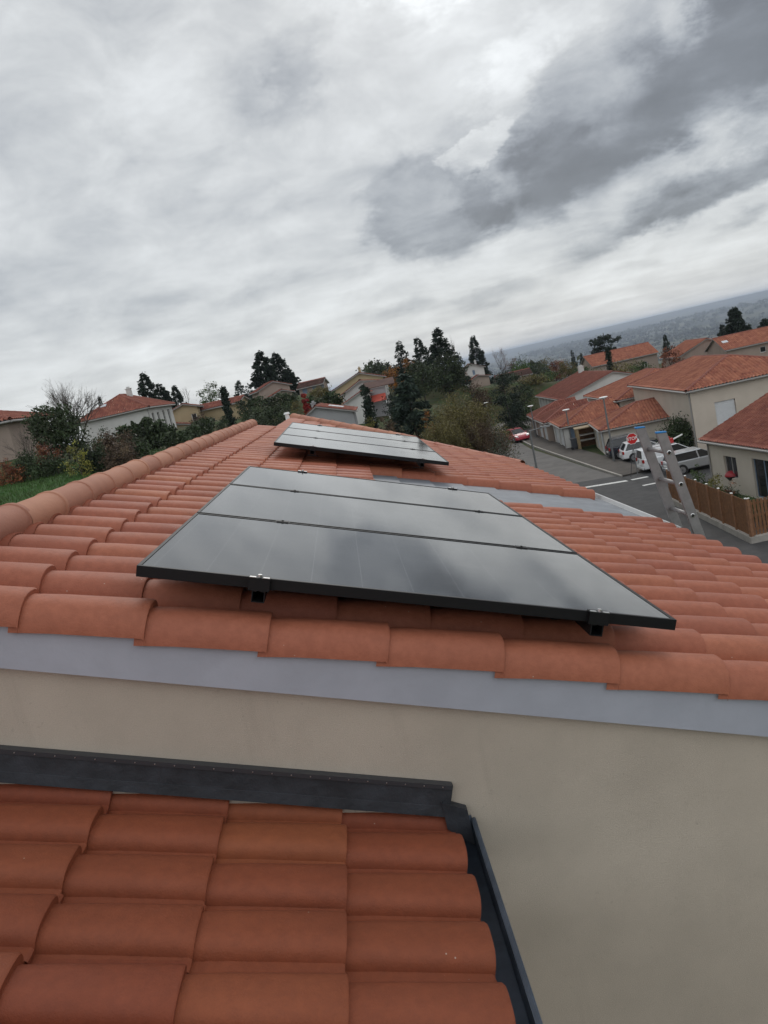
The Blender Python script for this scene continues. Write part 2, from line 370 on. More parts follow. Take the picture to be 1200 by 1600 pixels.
def terrain_mat():
    m = bpy.data.materials.new('land'); m.use_nodes = True
    t = m.node_tree; q = G(t); b = t.nodes['Principled BSDF']; b.inputs['Roughness'].default_value = .95
    b.inputs['Specular IOR Level'].default_value = .15
    pos = q.n('ShaderNodeNewGeometry').outputs['Position']
    ln = q.n('ShaderNodeVectorMath', operation='LENGTH'); t.links.new(pos, ln.inputs[0]); r = ln.outputs['Value']
    near = q.mix(q.ss(q.noise(pos, .22, 5, .6), .40, .58), (.036, .060, .020), (.072, .060, .034))
    near = q.mix(q.ss(q.noise(pos, 3.0, 3, .6), .35, .75), near, (.045, .066, .024))
    lawn = q.n('ShaderNodeVectorMath', operation='DISTANCE'); t.links.new(pos, lawn.inputs[0]); lawn.inputs[1].default_value = (-13, 30, -1.4)
    near = q.mix(q.ss(lawn.outputs['Value'], 9.0, 15.0), q.mix(q.noise(pos, 2.2, 4, .6), (.026, .062, .014), (.045, .10, .022)), near)
    vo = q.n('ShaderNodeTexVoronoi'); q.put(vo.inputs['Vector'], pos); vo.inputs['Scale'].default_value = .0042
    fld = q.mix(vo.outputs['Color'], (.05, .058, .03), (.12, .11, .065))
    fld = q.mix(q.ss(q.noise(pos, .0016, 6, .65, .4), .47, .53), (.026, .032, .024), fld)
    fld = q.mix(q.ss(q.noise(pos, .012, 4, .7), .62, .7), fld, (.17, .15, .13))
    q.put(b.inputs['Base Color'], q.mix(q.ss(r, 160, 420), near, fld))
    return m
ter = quads('terrain', V, Q, terrain_mat(), smooth=True); tag(ter, kind='structure')

Z0 = -10.5
def sheet(name, pts, z, m, kind='structure'):
    mb = MB(); mb.add([(x, y, z) for x, y in pts], [tuple(range(len(pts)))])
    return tag(mb.build(name, m), kind=kind)
def band(name, line, w0, w1, z, m, h=0.0):      # strip between two offsets of a centre line
    P = [Vector((a, b)) for a, b in line]; lo, hi = [], []
    for i, p_ in enumerate(P):
        t_ = (P[min(i+1, len(P)-1)]-P[max(i-1, 0)]).normalized(); n_ = Vector((t_.y, -t_.x))
        lo.append(p_+n_*w0); hi.append(p_+n_*w1)
    mb = MB(); n = len(P)
    vs = [(q_.x, q_.y, z) for q_ in lo] + [(q_.x, q_.y, z) for q_ in hi]
    fs = [(i, n+i, n+i+1, i+1) for i in range(n-1)]
    if h:
        vs += [(v[0], v[1], v[2]-h) for v in vs]
        fs += [(i+1, 2*n+i+1, 2*n+i, i) for i in range(n-1)] + [(n+i, 3*n+i, 3*n+i+1, n+i+1) for i in range(n-1)]
        fs += [(0, 2*n, 3*n, n), (n-1, 2*n-1, 4*n-1, 3*n-1)]
    mb.add(vs, fs)
    return tag(mb.build(name, m), kind='structure')
CL = [(15.7, -40), (15.7, 20), (15.7, 60), (15.9, 80), (17.0, 92), (20.2, 104), (26, 113), (36, 120), (60, 126)]
band('road', CL, -2.75, 2.75, Z0, ASPHALT_OLD)
sheet('road_junction', [(13.0, -40), (18.5, -40), (18.5, 54.4), (12.96, 56.6)], Z0+.004, ASPHALT)
sheet('parking_apron', [(18.52, 46), (28, 46), (28, 65), (21.0, 65), (21.0, 53.6), (18.52, 53.6)], Z0+.001, ASPHALT)
PK = [(18.5, 53.6), (18.55, 58), (18.75, 66), (18.95, 74), (19.2, 82), (20.0, 92), (23.0, 102.4), (27.9, 110), (37, 117)]
band('pavement', PK, .15, 2.3, Z0+.115, PAVE, .2)
band('kerb', PK, 0, .15, Z0+.13, CONC, .25)
band('kerb_left', [(12.95, -40), (12.95, 60), (13.15, 80), (14.3, 92.6), (17.8, 105.4), (24.3, 115.2), (35, 122.6), (60, 128.8)], -.15, 0, Z0+.12, CONC, .25)
band('pavement_left', [(12.8, -40), (12.8, 60), (13.0, 80), (14.15, 92.6), (17.6, 105.5), (24.2, 115.3), (35, 122.8)], -1.5, 0, Z0+.105, PAVE, .3)
sheet('stop_line', [(13.2, 53.6), (18.3, 51.6), (18.3, 52.1), (13.2, 54.1)], Z0+.008, PAINT)
sheet('lane_mark', [(18.6, 51.6), (19.7, 51.4), (19.7, 51.8), (18.6, 52.0)], Z0+.008, PAINT)
sheet('lane_mark', [(18.3, 48.9), (19.5, 48.7), (19.5, 49.05), (18.3, 49.25)], Z0+.012, PAINT)

# ------------------------------------------------------------------ the house whose roof carries the panels
S = 0.3393; RP0 = np.array([-0.7005, 2.2943, -0.3781])
DU = np.array([math.cos(S), 0, -math.sin(S)]); DV = np.array([0, 1., 0]); DN = np.array([math.sin(S), 0, math.cos(S)])
def rp(u, v, h): return RP0 + np.multiply.outer(u, DU) + np.multiply.outer(v, DV) + np.multiply.outer(h, DN)
rng = np.random.default_rng(7)
PITCH, WB, HB = .235, .086, .068
def barrel_profile(pitch, wb, hb, verge=False, n=11, pw=2.5):
    a = np.sin(np.linspace(-1, 1, n)*math.pi/2)
    dv = a*wb; dh = -hb*(1-np.sqrt(np.clip(1-np.abs(a)**pw, 0, 1)))
    pts = list(zip(dv, dh))
    if verge: pts = [(-wb-.008, -.093), (-wb-.006, -hb*1.03)] + pts[1:]
    else: pts = [(-pitch/2-.016, -hb-.003), (-wb-.012, -hb-.004)] + pts
    pts += [(wb+.012, -hb-.004), (pitch/2+.016, -hb-.003)]
    return np.array(pts)
def tile_field(name, tiles, origin, material, parent, prof, profv=None, t=.017):
    # tiles: (u0, u1, v, hcrest, verge); every tile tapers and rests on the next one down the slope
    Vs, Qs, T = [], [], []; nb = 0
    for (u0, u1, v, hc, verge) in tiles:
        pr = profv if verge else prof
        jit = rng.normal(0, .0018, 4); m_ = len(pr)
        us = np.array([u0-.03, u0+.25*(u1-u0), u0+.65*(u1-u0), u1-.006, u1, u1])
        lift = np.array([-.006, .25*t, .65*t, t-.0008, t-.005, -.012])
        shr = np.array([.92, .95, .98, 1.0, 1.0, .985])
        rings = []
        for q in range(6):
            dv = pr[:, 0]*np.where(np.abs(pr[:, 0]) < .11, shr[q], 1.0)
            dh = pr[:, 1] + lift[q] + jit[0] + jit[1]*(q/5.)
            rings.append(origin(np.full(m_, us[q]+jit[2]*1.3), v+dv+jit[3], hc+dh))
        P = np.array(rings).reshape(-1, 3)
        i, j = np.meshgrid(np.arange(5), np.arange(m_-1), indexing='ij')
        q_ = np.stack([i*m_+j, (i+1)*m_+j, (i+1)*m_+j+1, i*m_+j+1], -1).reshape(-1, 4)
        Vs.append(P); Qs.append(q_+nb); nb += len(P)
        T.append(np.full(len(q_), rng.normal(0, .55)))
    o = quads(name, np.concatenate(Vs), np.concatenate(Qs), material, parent, np.concatenate(T), smooth=True)
    o.data.set_sharp_from_angle(angle=R(48))
    return o
HOUSE = empty('house', (-1.8, 6, -6.9), 0, 'beige house with terracotta roof under the solar panels, seen from its own lower roof', 'house')
INV = Matrix.Translation((1.8, -6, 6.9))
def own(o):                         # parent to the house keeping world place
    o.parent = HOUSE; o.matrix_parent_inverse = INV; return o
prof = barrel_profile(PITCH, WB, HB); profv = barrel_profile(PITCH, WB, HB, True)
HC = -.12                           # crest level below the panel plane
EX = .3235
cols = [(-.35+EX*k, -.35+EX*(k+1)) for k in range(-1, 11)]
ZU = .942                            # zinc band starts here
HIP_A, HIP_B = (-.25, 14.6), (3.3, 8.9)
def hipv(u): return HIP_A[1] + (u-HIP_A[0])*(HIP_B[1]-HIP_A[1])/(HIP_B[0]-HIP_A[0])
tiles, vtiles, ftiles = [], [], []
for kx in range(1, 75):
    v = .05 + PITCH*kx
    for (u0, u1) in cols:
        um = (u0+u1)/2
        if um < -.30 and v > 10.25: continue
        if v > hipv(um) - .1: continue
        if um > ZU and 3.72 < v < 5.12: continue
        if um > ZU and v > 5.0: ftiles.append((u0, u1, v, HC+.012, v < 5.3))
        else: tiles.append((u0, u1, v, HC, False))
for k in range(-2, 12):
    u0 = -.32+.367*(k-1); vtiles.append((u0, min(u0+.367, 3.24), .05, HC-.018, True))
own(tile_field('roof_tiles', tiles, rp, TILE, None, prof))
own(tile_field('verge_tiles', vtiles, rp, TILE, None, prof, profv))
own(tile_field('far_roof_tiles', ftiles, rp, TILE, None, prof, profv))
# roof deck under the tiles (closes the trough gaps), other slope, hip slope
mb = MB()
def slab(poly, th=.05):
    P = [rp(*q) for q in poly]; mb.prism([tuple(x) for x in P], tuple(-DN*th))
slab([(-.75, -.02, -.197), (3.12, -.02, -.197), (3.12, 3.8, -.197), (-.75, 3.8, -.197)])
slab([(-.75, 3.8, -.197), (.96, 3.8, -.197), (.96, 10.2, -.197), (-.75, 10.2, -.197)])
slab([(.96, 5.05, -.192), (3.12, 5.05, -.192), (3.12, 9.1, -.192), (.96, 12.5, -.192)])
slab([(-.25, 10.2, -.197), (.96, 10.2, -.197), (.96, 12.5, -.197), (-.25, 14.4, -.197)])
own(mb.build('roof_deck', LEAD))
RX, RZ = rp(-.75, 0, -.12)[0], rp(-.75, 0, -.12)[2]
def corr_face(name, a, b, c, dd, material, pitch=.235, ex=.323, hb=.06, parent=None):
    # ruled corrugated tile surface: a-b is the eave seen from outside left to right, c above b, dd above a
    return tiled([a, b, c, dd], pitch, ex, hb, name, material, parent)
def tiled(poly, pitch, ex, hb, name, material, parent, t=.035):
    P = [np.array(p_, float) for p_ in poly]
    e = P[1]-P[0]; e /= np.linalg.norm(e)
    up = P[2]-P[0]; up = up-e*(up@e); up /= np.linalg.norm(up)
    nn = np.cross(e, up)
    q = np.array([[(p_-P[0])@e, (p_-P[0])@up] for p_ in P])
    xs0, xs1, ymax = q[:, 0].min(), q[:, 0].max(), q[:, 1].max()
    offs = np.array([0, .1, .25, .42, .58, .70]); hs = np.array([0, .62, .98, .98, .62, 0.])
    K = int((xs1-xs0)/pitch)+1
    xs = (xs0 + (np.arange(K)[:, None]+offs[None])*pitch).ravel(); hx = np.tile(hs, K)
    keep = xs <= xs1; xs, hx = xs[keep], hx[keep]
    def yr(x):
        lo, hi = 1e9, -1e9
        for i in range(len(q)):
            (x0, y0), (x1, y1) = q[i], q[(i+1) % len(q)]
            if abs(x1-x0) < 1e-9:
                if abs(x-x0) < 1e-6: lo, hi = min(lo, y0, y1), max(hi, y0, y1)
                continue
            tt = (x-x0)/(x1-x0)
            if -1e-9 <= tt <= 1+1e-9:
                y = y0+tt*(y1-y0); lo, hi = min(lo, y), max(hi, y)
        return lo, hi
    rngy = np.array([yr(x) for x in xs])
    J = int(ymax/ex)+1
    ys = np.array([[j*ex, (j+1)*ex-.004] for j in range(J)]).ravel(); ty = np.tile([t, 0.], J)
    YY = np.clip(ys[None], rngy[:, :1], rngy[:, 1:])
    Hh = hb*hx[:, None]+ty[None]
    V = P[0]+xs[:, None, None]*e+YY[..., None]*up+Hh[..., None]*nn
    nx, ny = len(xs), len(ys)
    i, j = np.meshgrid(np.arange(nx-1), np.arange(ny-1), indexing='ij')
    Qd = np.stack([i*ny+j, (i+1)*ny+j, (i+1)*ny+j+1, i*ny+j+1], -1).reshape(-1, 4)
    ok = ((YY[:-1, 1:]-YY[:-1, :-1])+(YY[1:, 1:]-YY[1:, :-1])).ravel() > 1e-4
    Qd = Qd[ok]
    ci, cj = (i.ravel()[ok]//6), (j.ravel()[ok]//2)
    r_ = np.random.default_rng(len(V)); tab = r_.normal(0, .6, (K+1, J+1)) + r_.normal(0, .25, (K+1, 1))
    o = quads(name, V.reshape(-1, 3), Qd, material, parent, tab[ci, cj])
    return o
LX = RX-4.0*math.cos(S); LZ = RZ-4.0*math.sin(S)-.06
own(tiled([(LX, 12.6, LZ), (LX, 2.26, LZ), (RX+.02, 2.26, RZ-.07), (RX+.02, 12.6, RZ-.07)], .235, .323, .06, 'back_roof_tiles', TILE, None))
ha, hb_ = rp(HIP_A[0], HIP_A[1], -.19), rp(HIP_B[0], HIP_B[1], -.19)
own(tiled([(hb_[0], hb_[1]+.05, hb_[2]), (ha[0]-.3, 17.6, hb_[2]), (ha[0]-.3, 14.7, ha[2]), (ha[0], ha[1]+.03, ha[2])], .235, .323, .06, 'hip_roof_tiles', TILE, None))
# ridge and hip caps: tapered half pipes, each with a raised collar
def caps(name, a, b, r, step, material, wob=.0):
    a, b = np.array(a, float), np.array(b, float); Ln = np.linalg.norm(b-a); ax = (b-a)/Ln
    side = np.cross(ax, (0, 0, 1)); side /= np.linalg.norm(side); upv = np.cross(side, ax)
    th = np.linspace(-.20, 1.20, 17)*math.pi
    n = int(round(Ln/step)); Vs, Qs, T = [], [], []; nb = 0
    for k in range(n):
        s0, s1 = k*step-.012, (k+1)*step+.012
        sec = [(s0, .98), (s0+.001, 1.075), (s0+.028, 1.075), (s0+.034, 1.0), (s0+.55*step, .99), (s1, .975)]
        dj = rng.normal(0, .003, 3)
        P = np.array([a+ax*s_ + dj + r*f*(np.cos(th)[:, None]*side*1.0 + np.sin(th)[:, None]*upv*.92) for s_, f in sec]).reshape(-1, 3)
        i, j = np.meshgrid(np.arange(5), np.arange(16), indexing='ij')
        q_ = np.stack([i*17+j, i*17+j+1, (i+1)*17+j+1, (i+1)*17+j], -1).reshape(-1, 4)
        Vs.append(P); Qs.append(q_+nb); nb += len(P); T.append(np.full(len(q_), rng.normal(0, .5)))
    o = quads(name, np.concatenate(Vs), np.concatenate(Qs), material, None, np.concatenate(T), smooth=True)
    o.data.set_sharp_from_angle(angle=R(30))
    return o
own(caps('ridge_tiles', (RX, 10.35+2.25, RZ-.005), (RX, 2.15, RZ-.005), .085, .405, RIDGE))
own(caps('hip_tiles', rp(HIP_A[0]-.05, HIP_A[1]+.1, -.13), rp(HIP_B[0]-1.2, HIP_B[1]+1.93, -.13), .105, .40, RIDGE))
own(caps('hip_tiles', rp(HIP_B[0]-1.2, HIP_B[1]+1.93, -.15), rp(HIP_B[0]-.02, HIP_B[1]+.0, -.175), .085, .40, TILE))
mb = MB(); q = rp(HIP_B[0]-.02, HIP_B[1]+.0, -.175); mb.tube(q+[-.02, .03, 0], q+[.012, -.02, -.004], .082, n=14); own(mb.build('hip_end', TILE))
# pleated red strip sealing the ridge to the tiles
mb = MB(); vs, fs = [], []
K = 1400
for i in range(K):
    v = -.12 + i*(10.3/K); z_ = .009*(1 if i % 2 else -1)
    ph = ((v-.05)/PITCH+.5) % 1-.5; hh = -HB*(1-math.sqrt(max(0, 1-min(1, abs(ph)*PITCH/WB)**2.5)))
    p1, p2 = rp(-.70, v, -.135+z_*.3), rp(-.645+.006*math.sin(v*9), v, HC+hh*.97+.003+z_*.6)
    pm = rp(-.67, v, (-.135+HC+hh*.97+.003)/2+.002+z_*.6)
    vs += [tuple(p1), tuple(pm), tuple(p2)]
for i in range(K-1):
    for q in range(2): fs.append((3*i+q, 3*i+q+1, 3*i+4+q, 3*i+3+q))
mb.add(vs, fs)
own(mb.build('ridge_flashing', mat('ridge_seal', (.30, .095, .055), .5, noise=.15, spec=.4)))
# stepped zinc band between the two roof sections
mb = MB()
for k in range(8):
    u0 = ZU-.04+.3235*k; u1 = min(u0+.313, 3.30)
    q = [(u0, 3.55, -.185), (u1, 3.55, -.172), (u1, 5.3, -.172), (u0, 5.3, -.185)]
    mb.prism([tuple(rp(*x)) for x in q], tuple(-DN*.012))
own(mb.build('zinc_band', ZINC))
mb = MB(); mb.prism([tuple(rp(*q)) for q in [(ZU-.03, 3.5, -.202), (3.28, 3.5, -.202), (3.28, 5.35, -.202), (ZU-.03, 5.35, -.202)]], tuple(-DN*.05)); own(mb.build('zinc_underlay', LEAD))
mb = MB()
mb.prism([tuple(rp(*x)) for x in [(3.285, 3.4, -.21), (3.285, 3.4, -.135), (3.285, 5.45, -.135), (3.285, 5.45, -.21)]], tuple(DU*.018))
own(mb.build('zinc_edge', WHITE))
# fascia under the verge, walls
YW = 2.30
def wallpt(u, h, Y): q = rp(u, 0, h); return (q[0], Y, q[2])
mb = MB(); mb.prism([wallpt(-.76, -.190, YW-.030), wallpt(3.22, -.190, YW-.030), wallpt(3.22, -.352, YW-.030), wallpt(-.80, -.352, YW-.030)], (0, .030, 0))
mb.prism([(RX, YW-.045, rp(-.76, 0, -.215)[2]), (RX-.02, YW-.045, rp(-.80, 0, -.352)[2]), (LX, YW-.045, LZ-.18), (LX, YW-.045, LZ-.04)], (0, .045, 0))
mb.prism([tuple(rp(3.14, -.03, -.20)), tuple(rp(3.14, 9.0, -.20)), tuple(rp(3.14, 9.0, -.36)), tuple(rp(3.14, -.03, -.36))], tuple(DU*.03))
own(mb.build('fascia', FASCIA))
mb = MB(); ex_ = 1.95
top = lambda x, h: (rp(0, 0, h)[2] - (x-rp(0, 0, h)[0])*math.tan(S))
mb.prism([(ex_, YW, -7.2), (ex_, YW, top(ex_, -.27)), (RX, YW, RZ-.17), (LX+.3, YW, LZ-.05), (LX+.3, YW, -7.2)], (0, 6.8, 0))
own(mb.build('wall', RENDER_OWN))
mb = MB(); q0, q1 = rp(3.22, -.1, -.17), rp(3.22, 9.0, -.17)
for i in range(6):
    a0, a1 = math.pi+i*math.pi/6, math.pi+(i+1)*math.pi/6
    f_ = lambda a_, q: (q[0]+.06+.06*math.cos(a_), q[1], q[2]-.05+.06*math.sin(a_))
    mb.add([f_(a0, q0), f_(a1, q0), f_(a1, q1), f_(a0, q1)], [(0, 1, 2, 3)])
own(mb.build('eave_gutter', GUTTER))
mb = MB(); vq = rp(-.42, 14.3, -.1); mb.tube(vq-[0, 0, .5], vq+[0, 0, .05], .045, n=10); mb.tube(vq+[0, 0, .05], vq+[0, 0, .09], .07, .05, n=10)
own(mb.build('vent_pipe', WHITE))

# lower roof below the camera
LA = np.array([-.643, YW, -1.192+.01])
def lp(u, y, h): return LA + np.multiply.outer(u, DU) + np.multiply.outer(np.asarray(y)-YW, DV) + np.multiply.outer(h, DN)
lpro = barrel_profile(.205, .079, .047, pw=3.6)
lt = []
for k in range(0, 22):
    y = 2.345-.205*k
    for c in range(-9, 3):
        u1 = .755-.367*(2-c)
        lt.append((u1-.367, u1, y, 0.0, False))
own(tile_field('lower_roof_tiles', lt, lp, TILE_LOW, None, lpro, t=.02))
mb = MB(); mb.prism([tuple(lp(*q)) for q in [(-3.3, -2.2, -.075), (.74, -2.2, -.075), (.74, YW-.002, -.075), (-3.3, YW-.002, -.075)]], tuple(-DN*.05))
own(mb.build('lower_roof_deck', LEAD))
# folded corner piece between flashing and gutter
mb = MB(); q = lp(.722, YW, 0); mb.prism([(q[0]-.004, YW-.034, q[2]+.075), (q[0]+.072, YW-.034, q[2]+.030), (q[0]+.072, YW-.034, q[2]-.10), (q[0]-.004, YW-.034, q[2]-.02)], (0, .03, 0)); own(mb.build('corner_flashing', LEAD))
# flashing against the wall and the zinc gutter along the lower eave
mb = MB(); uA = -1.9
def fl(u, h, y): q = lp(u, YW, h); return (q[0], y, q[2])
edges = [-1.9, -.99, -.20, .30, .725]
for i in range(4):
    a_, b_ = edges[i]-(.012 if i else 0), edges[i+1]; o_ = .001*(i % 2)
    mb.prism([fl(a_, .125, YW-.022-o_), fl(b_, .125, YW-.022-o_), fl(b_, .052, YW-.026-o_), fl(a_, .052, YW-.026-o_)], (0, .02, 0))
    mb.prism([fl(a_, .054, YW-.027-o_), fl(b_, .054, YW-.027-o_), fl(b_, .020, YW-.031-o_), fl(a_, .020, YW-.031-o_)], (0, .008, .004))
own(mb.build('wall_flashing', LEAD))
mb = MB()
mb.cur = 1
for k in range(43):
    u = -1.85+k*.0605; q = fl(u, .121, YW-.0301); mb.tube(q, (q[0], q[1]-.002, q[2]), .0019, n=6)
mb.cur = 0; mb.prism([fl(-1.9, .128, YW-.030), fl(.722, .128, YW-.030), fl(.722, .114, YW-.030), fl(-1.9, .114, YW-.030)], (0, .028, 0))
mb.cur = 1; own(mb.build('flashing_rail', [mat('rail_dark', (.07, .075, .085), .4, metal=.5), ALU_BRIGHT]))
mb = MB(); T_ = .0025
gA, gB = lp(.80, YW-.01, 0), lp(.80, -2.2, 0)
sec = [(-.075, -.055), (-.075, -.125), (.004, -.125), (.008, .006), (.016, .010), (.018, .002)]
for i in range(len(sec)-1):
    (x0, z0), (x1, z1) = sec[i], sec[i+1]
    mb.add([(gA[0]+x0, gA[1], gA[2]+z0), (gA[0]+x1, gA[1], gA[2]+z1), (gB[0]+x1, gB[1], gB[2]+z1), (gB[0]+x0, gB[1], gB[2]+z0)], [(0, 1, 2, 3)])
mb.add([(gA[0]+x_, gA[1], gA[2]+z_) for x_, z_ in [(-.075, -.125), (.004, -.125), (.008, .02), (-.075, .02)]], [(0, 1, 2, 3)])
o = own(mb.build('lower_gutter', ZINC_DARK)); sm = o.modifiers.new('thick', 'SOLIDIFY'); sm.thickness = .003
mb = MB(); mb.box((-4.2, -2.2, -7.2), (-.02, YW, -1.75)); 
own(mb.build('lower_wall', RENDER_OWN))

# ------------------------------------------------------------------ solar panels
def panelglass():
    m = bpy.data.materials.new('panel_glass'); m.use_nodes = True
    t = m.node_tree; q = G(t); b = t.nodes['Principled BSDF']
    b.inputs['Roughness'].default_value = .13; b.inputs['IOR'].default_value = 1.5; b.inputs['Coat Weight'].default_value = .22; b.inputs['Coat Roughness'].default_value = .04; b.inputs['Coat IOR'].default_value = 1.5
    x, y, z = q.sep(q.n('ShaderNodeTexCoord').outputs['Object'])
    def lines(v, per, w): 
        f = q.m('ABSOLUTE', q.m('SUBTRACT', q.m('FRACT', q.m('DIVIDE', v, per)), .5))
        return q.m('GREATER_THAN', f, .5-w/per)
    cell = q.m('MAXIMUM', lines(q.m('ADD', x, -.045), .160, .0011), q.m('MULTIPLY', lines(q.m('ADD', y, -.02), .16, .0012), .6))
    bus = q.m('MULTIPLY', lines(q.m('ADD', y, -.01), .0178, .0005), .25)
    f = q.m('MAXIMUM', cell, bus)
    pos = q.n('ShaderNodeTexCoord').outputs['Object']
    bc = q.mix(q.noise(pos, 1.5, 3), (.008, .009, .011), (.014, .015, .018))
    q.put(b.inputs['Base Color'], q.mix(q.m('MULTIPLY', f, .42), bc, (.20, .20, .21)))
    dust = q.ss(q.noise(pos, 3.2, 6, .65), .3, .8)
    q.put(b.inputs['Roughness'], q.m('ADD', .05, q.m('MULTIPLY', dust, .06)))
    return m
PGLASS = panelglass()
PW, PL = 1.69, 1.0
def mtx(o, P, tilt=0.0):
    r = Matrix(((DU[0], 0, DN[0]), (DU[1], 1, DN[1]), (DU[2], 0, DN[2]))).to_4x4() @ Matrix.Rotation(tilt, 4, 'X')
    r.translation = Vector(P); o.matrix_world = r; return o
def make_panel():
    r = empty('solar_panel', (0, 0, 0))
    f = MB(); w = .012; h = .035
    f.box((0, 0, -h), (PW, w, 0)); f.box((0, PL-w, -h), (PW, PL, 0))
    f.box((0, w, -h), (w, PL-w, 0)); f.box((PW-w, w, -h), (PW, PL-w, 0))
    f.build('frame', FRAME_BLACK, r, bevel=.0012)
    s = MB(); s.box((w, w, -.0075), (PW-w, PL-w, -.0022)); s.build('glass', PGLASS, r)
    s = MB(); s.box((w, w, -.011), (PW-w, PL-w, -.0078)); s.build('back_sheet', PLASTIC, r)
    return r
def make_rail(length, label_):
    r = empty('mounting_rail', (0, 0, 0)); 
    m_ = MB(); a_, t_ = .020, .003
    m_.box((-a_, -.018, -.074), (a_, length, -.071)); m_.box((-a_, -.018, -.071), (-a_+t_, length, -.037)); m_.box((a_-t_, -.018, -.071), (a_, length, -.037))
    m_.box((-a_+t_, -.018, -.040), (-.006, length, -.037)); m_.box((.006, -.018, -.040), (a_-t_, length, -.037))
    m_.build('rail_profile', FRAME_BLACK, r)
    for v in (0, PL*3+.04):
        c = MB(); s_ = -1 if v == 0 else 1
        y0, y1 = (v-.022, v+.008) if s_ < 0 else (v-.008, v+.022)
        c.box((-.032, y0, .0005), (.032, y1, .004)); c.box((-.032, v+s_*.004-.002 if s_ > 0 else v-.006, -.036), (.032, v+.006 if s_ > 0 else v-.002, .0004))
        c.box((-.032, min(v+s_*.020, v+s_*.023), -.036), (.032, max(v+s_*.020, v+s_*.023), .0004))
        e = c.build('end_clamp', FRAME_BLACK if True else ALU, r)
        b_ = MB(); b_.tube((0, v+s_*.011, .004), (0, v+s_*.011, .013), .0065, n=8); b_.box((-.030, y0+.001, .0042), (-.011, y1-.018 if s_ < 0 else y1-.001, .006)); b_.box((.011, y0+.001, .0042), (.030, y1-.018 if s_ < 0 else y1-.001, .006)); b_.build('clamp_bolt', ALU_BRIGHT, e)
    for v in (PL+.01, 2*PL+.03):
        c = MB(); c.box((-.025, v-.016, .0005), (.025, v+.016, .0025)); c.box((-.03, v-.007, -.036), (.03, v+.007, .0004)); c.tube((0, v, .0025), (0, v, .006), .005, n=8)
        c.build('mid_clamp', FRAME_BLACK, r)
    for v in (.30, 1.58, 2.9):
        c = MB(); c.box((.024, v-.015, -.116), (.030, v+.015, -.05)); c.box((-.05, v-.015, -.122), (.06, v+.015, -.116)); c.build('roof_hook', STEEL_DARK, r)
    return r
pan = make_panel(); rail = make_rail(3.1, '')
plab = {0: ['front panel of the near array, above the beige wall', 'middle panel of the near array of three', 'back panel of the near array, beside the zinc band'],
        1: ['front panel of the far array, above its dark gap', 'middle panel of the far array of three', 'back panel of the far array, beside the hip tiles']}
first = True
for ar, (v0, u0, hh, tilt) in enumerate([(0.0, 0.0, 0.0, 0.0), (5.06, .01, .03, R(1.15))]):
    base = rp(u0, v0, hh)
    fv = np.array(DV)*math.cos(tilt) + DN*math.sin(tilt)
    for k in range(3):
        o = pan if first else copy_tree(pan); first = False
        mtx(o, base + fv*(k*(PL+.02)), tilt)
        tag(o, 'black solar panel with black frame, ' + plab[ar][k], 'solar panel', 'solar panels on the terracotta roof')
    for k, u in enumerate((.37, 1.43)):
        o = rail if (ar, k) == (0, 0) else copy_tree(rail)
        mtx(o, base + DU*u, tilt)
        tag(o, 'black rail clamping the %s end of the %s solar array' % (('upper', 'lower')[k], ('near', 'far')[ar]), 'mounting rail', 'mounting rails under the solar arrays')

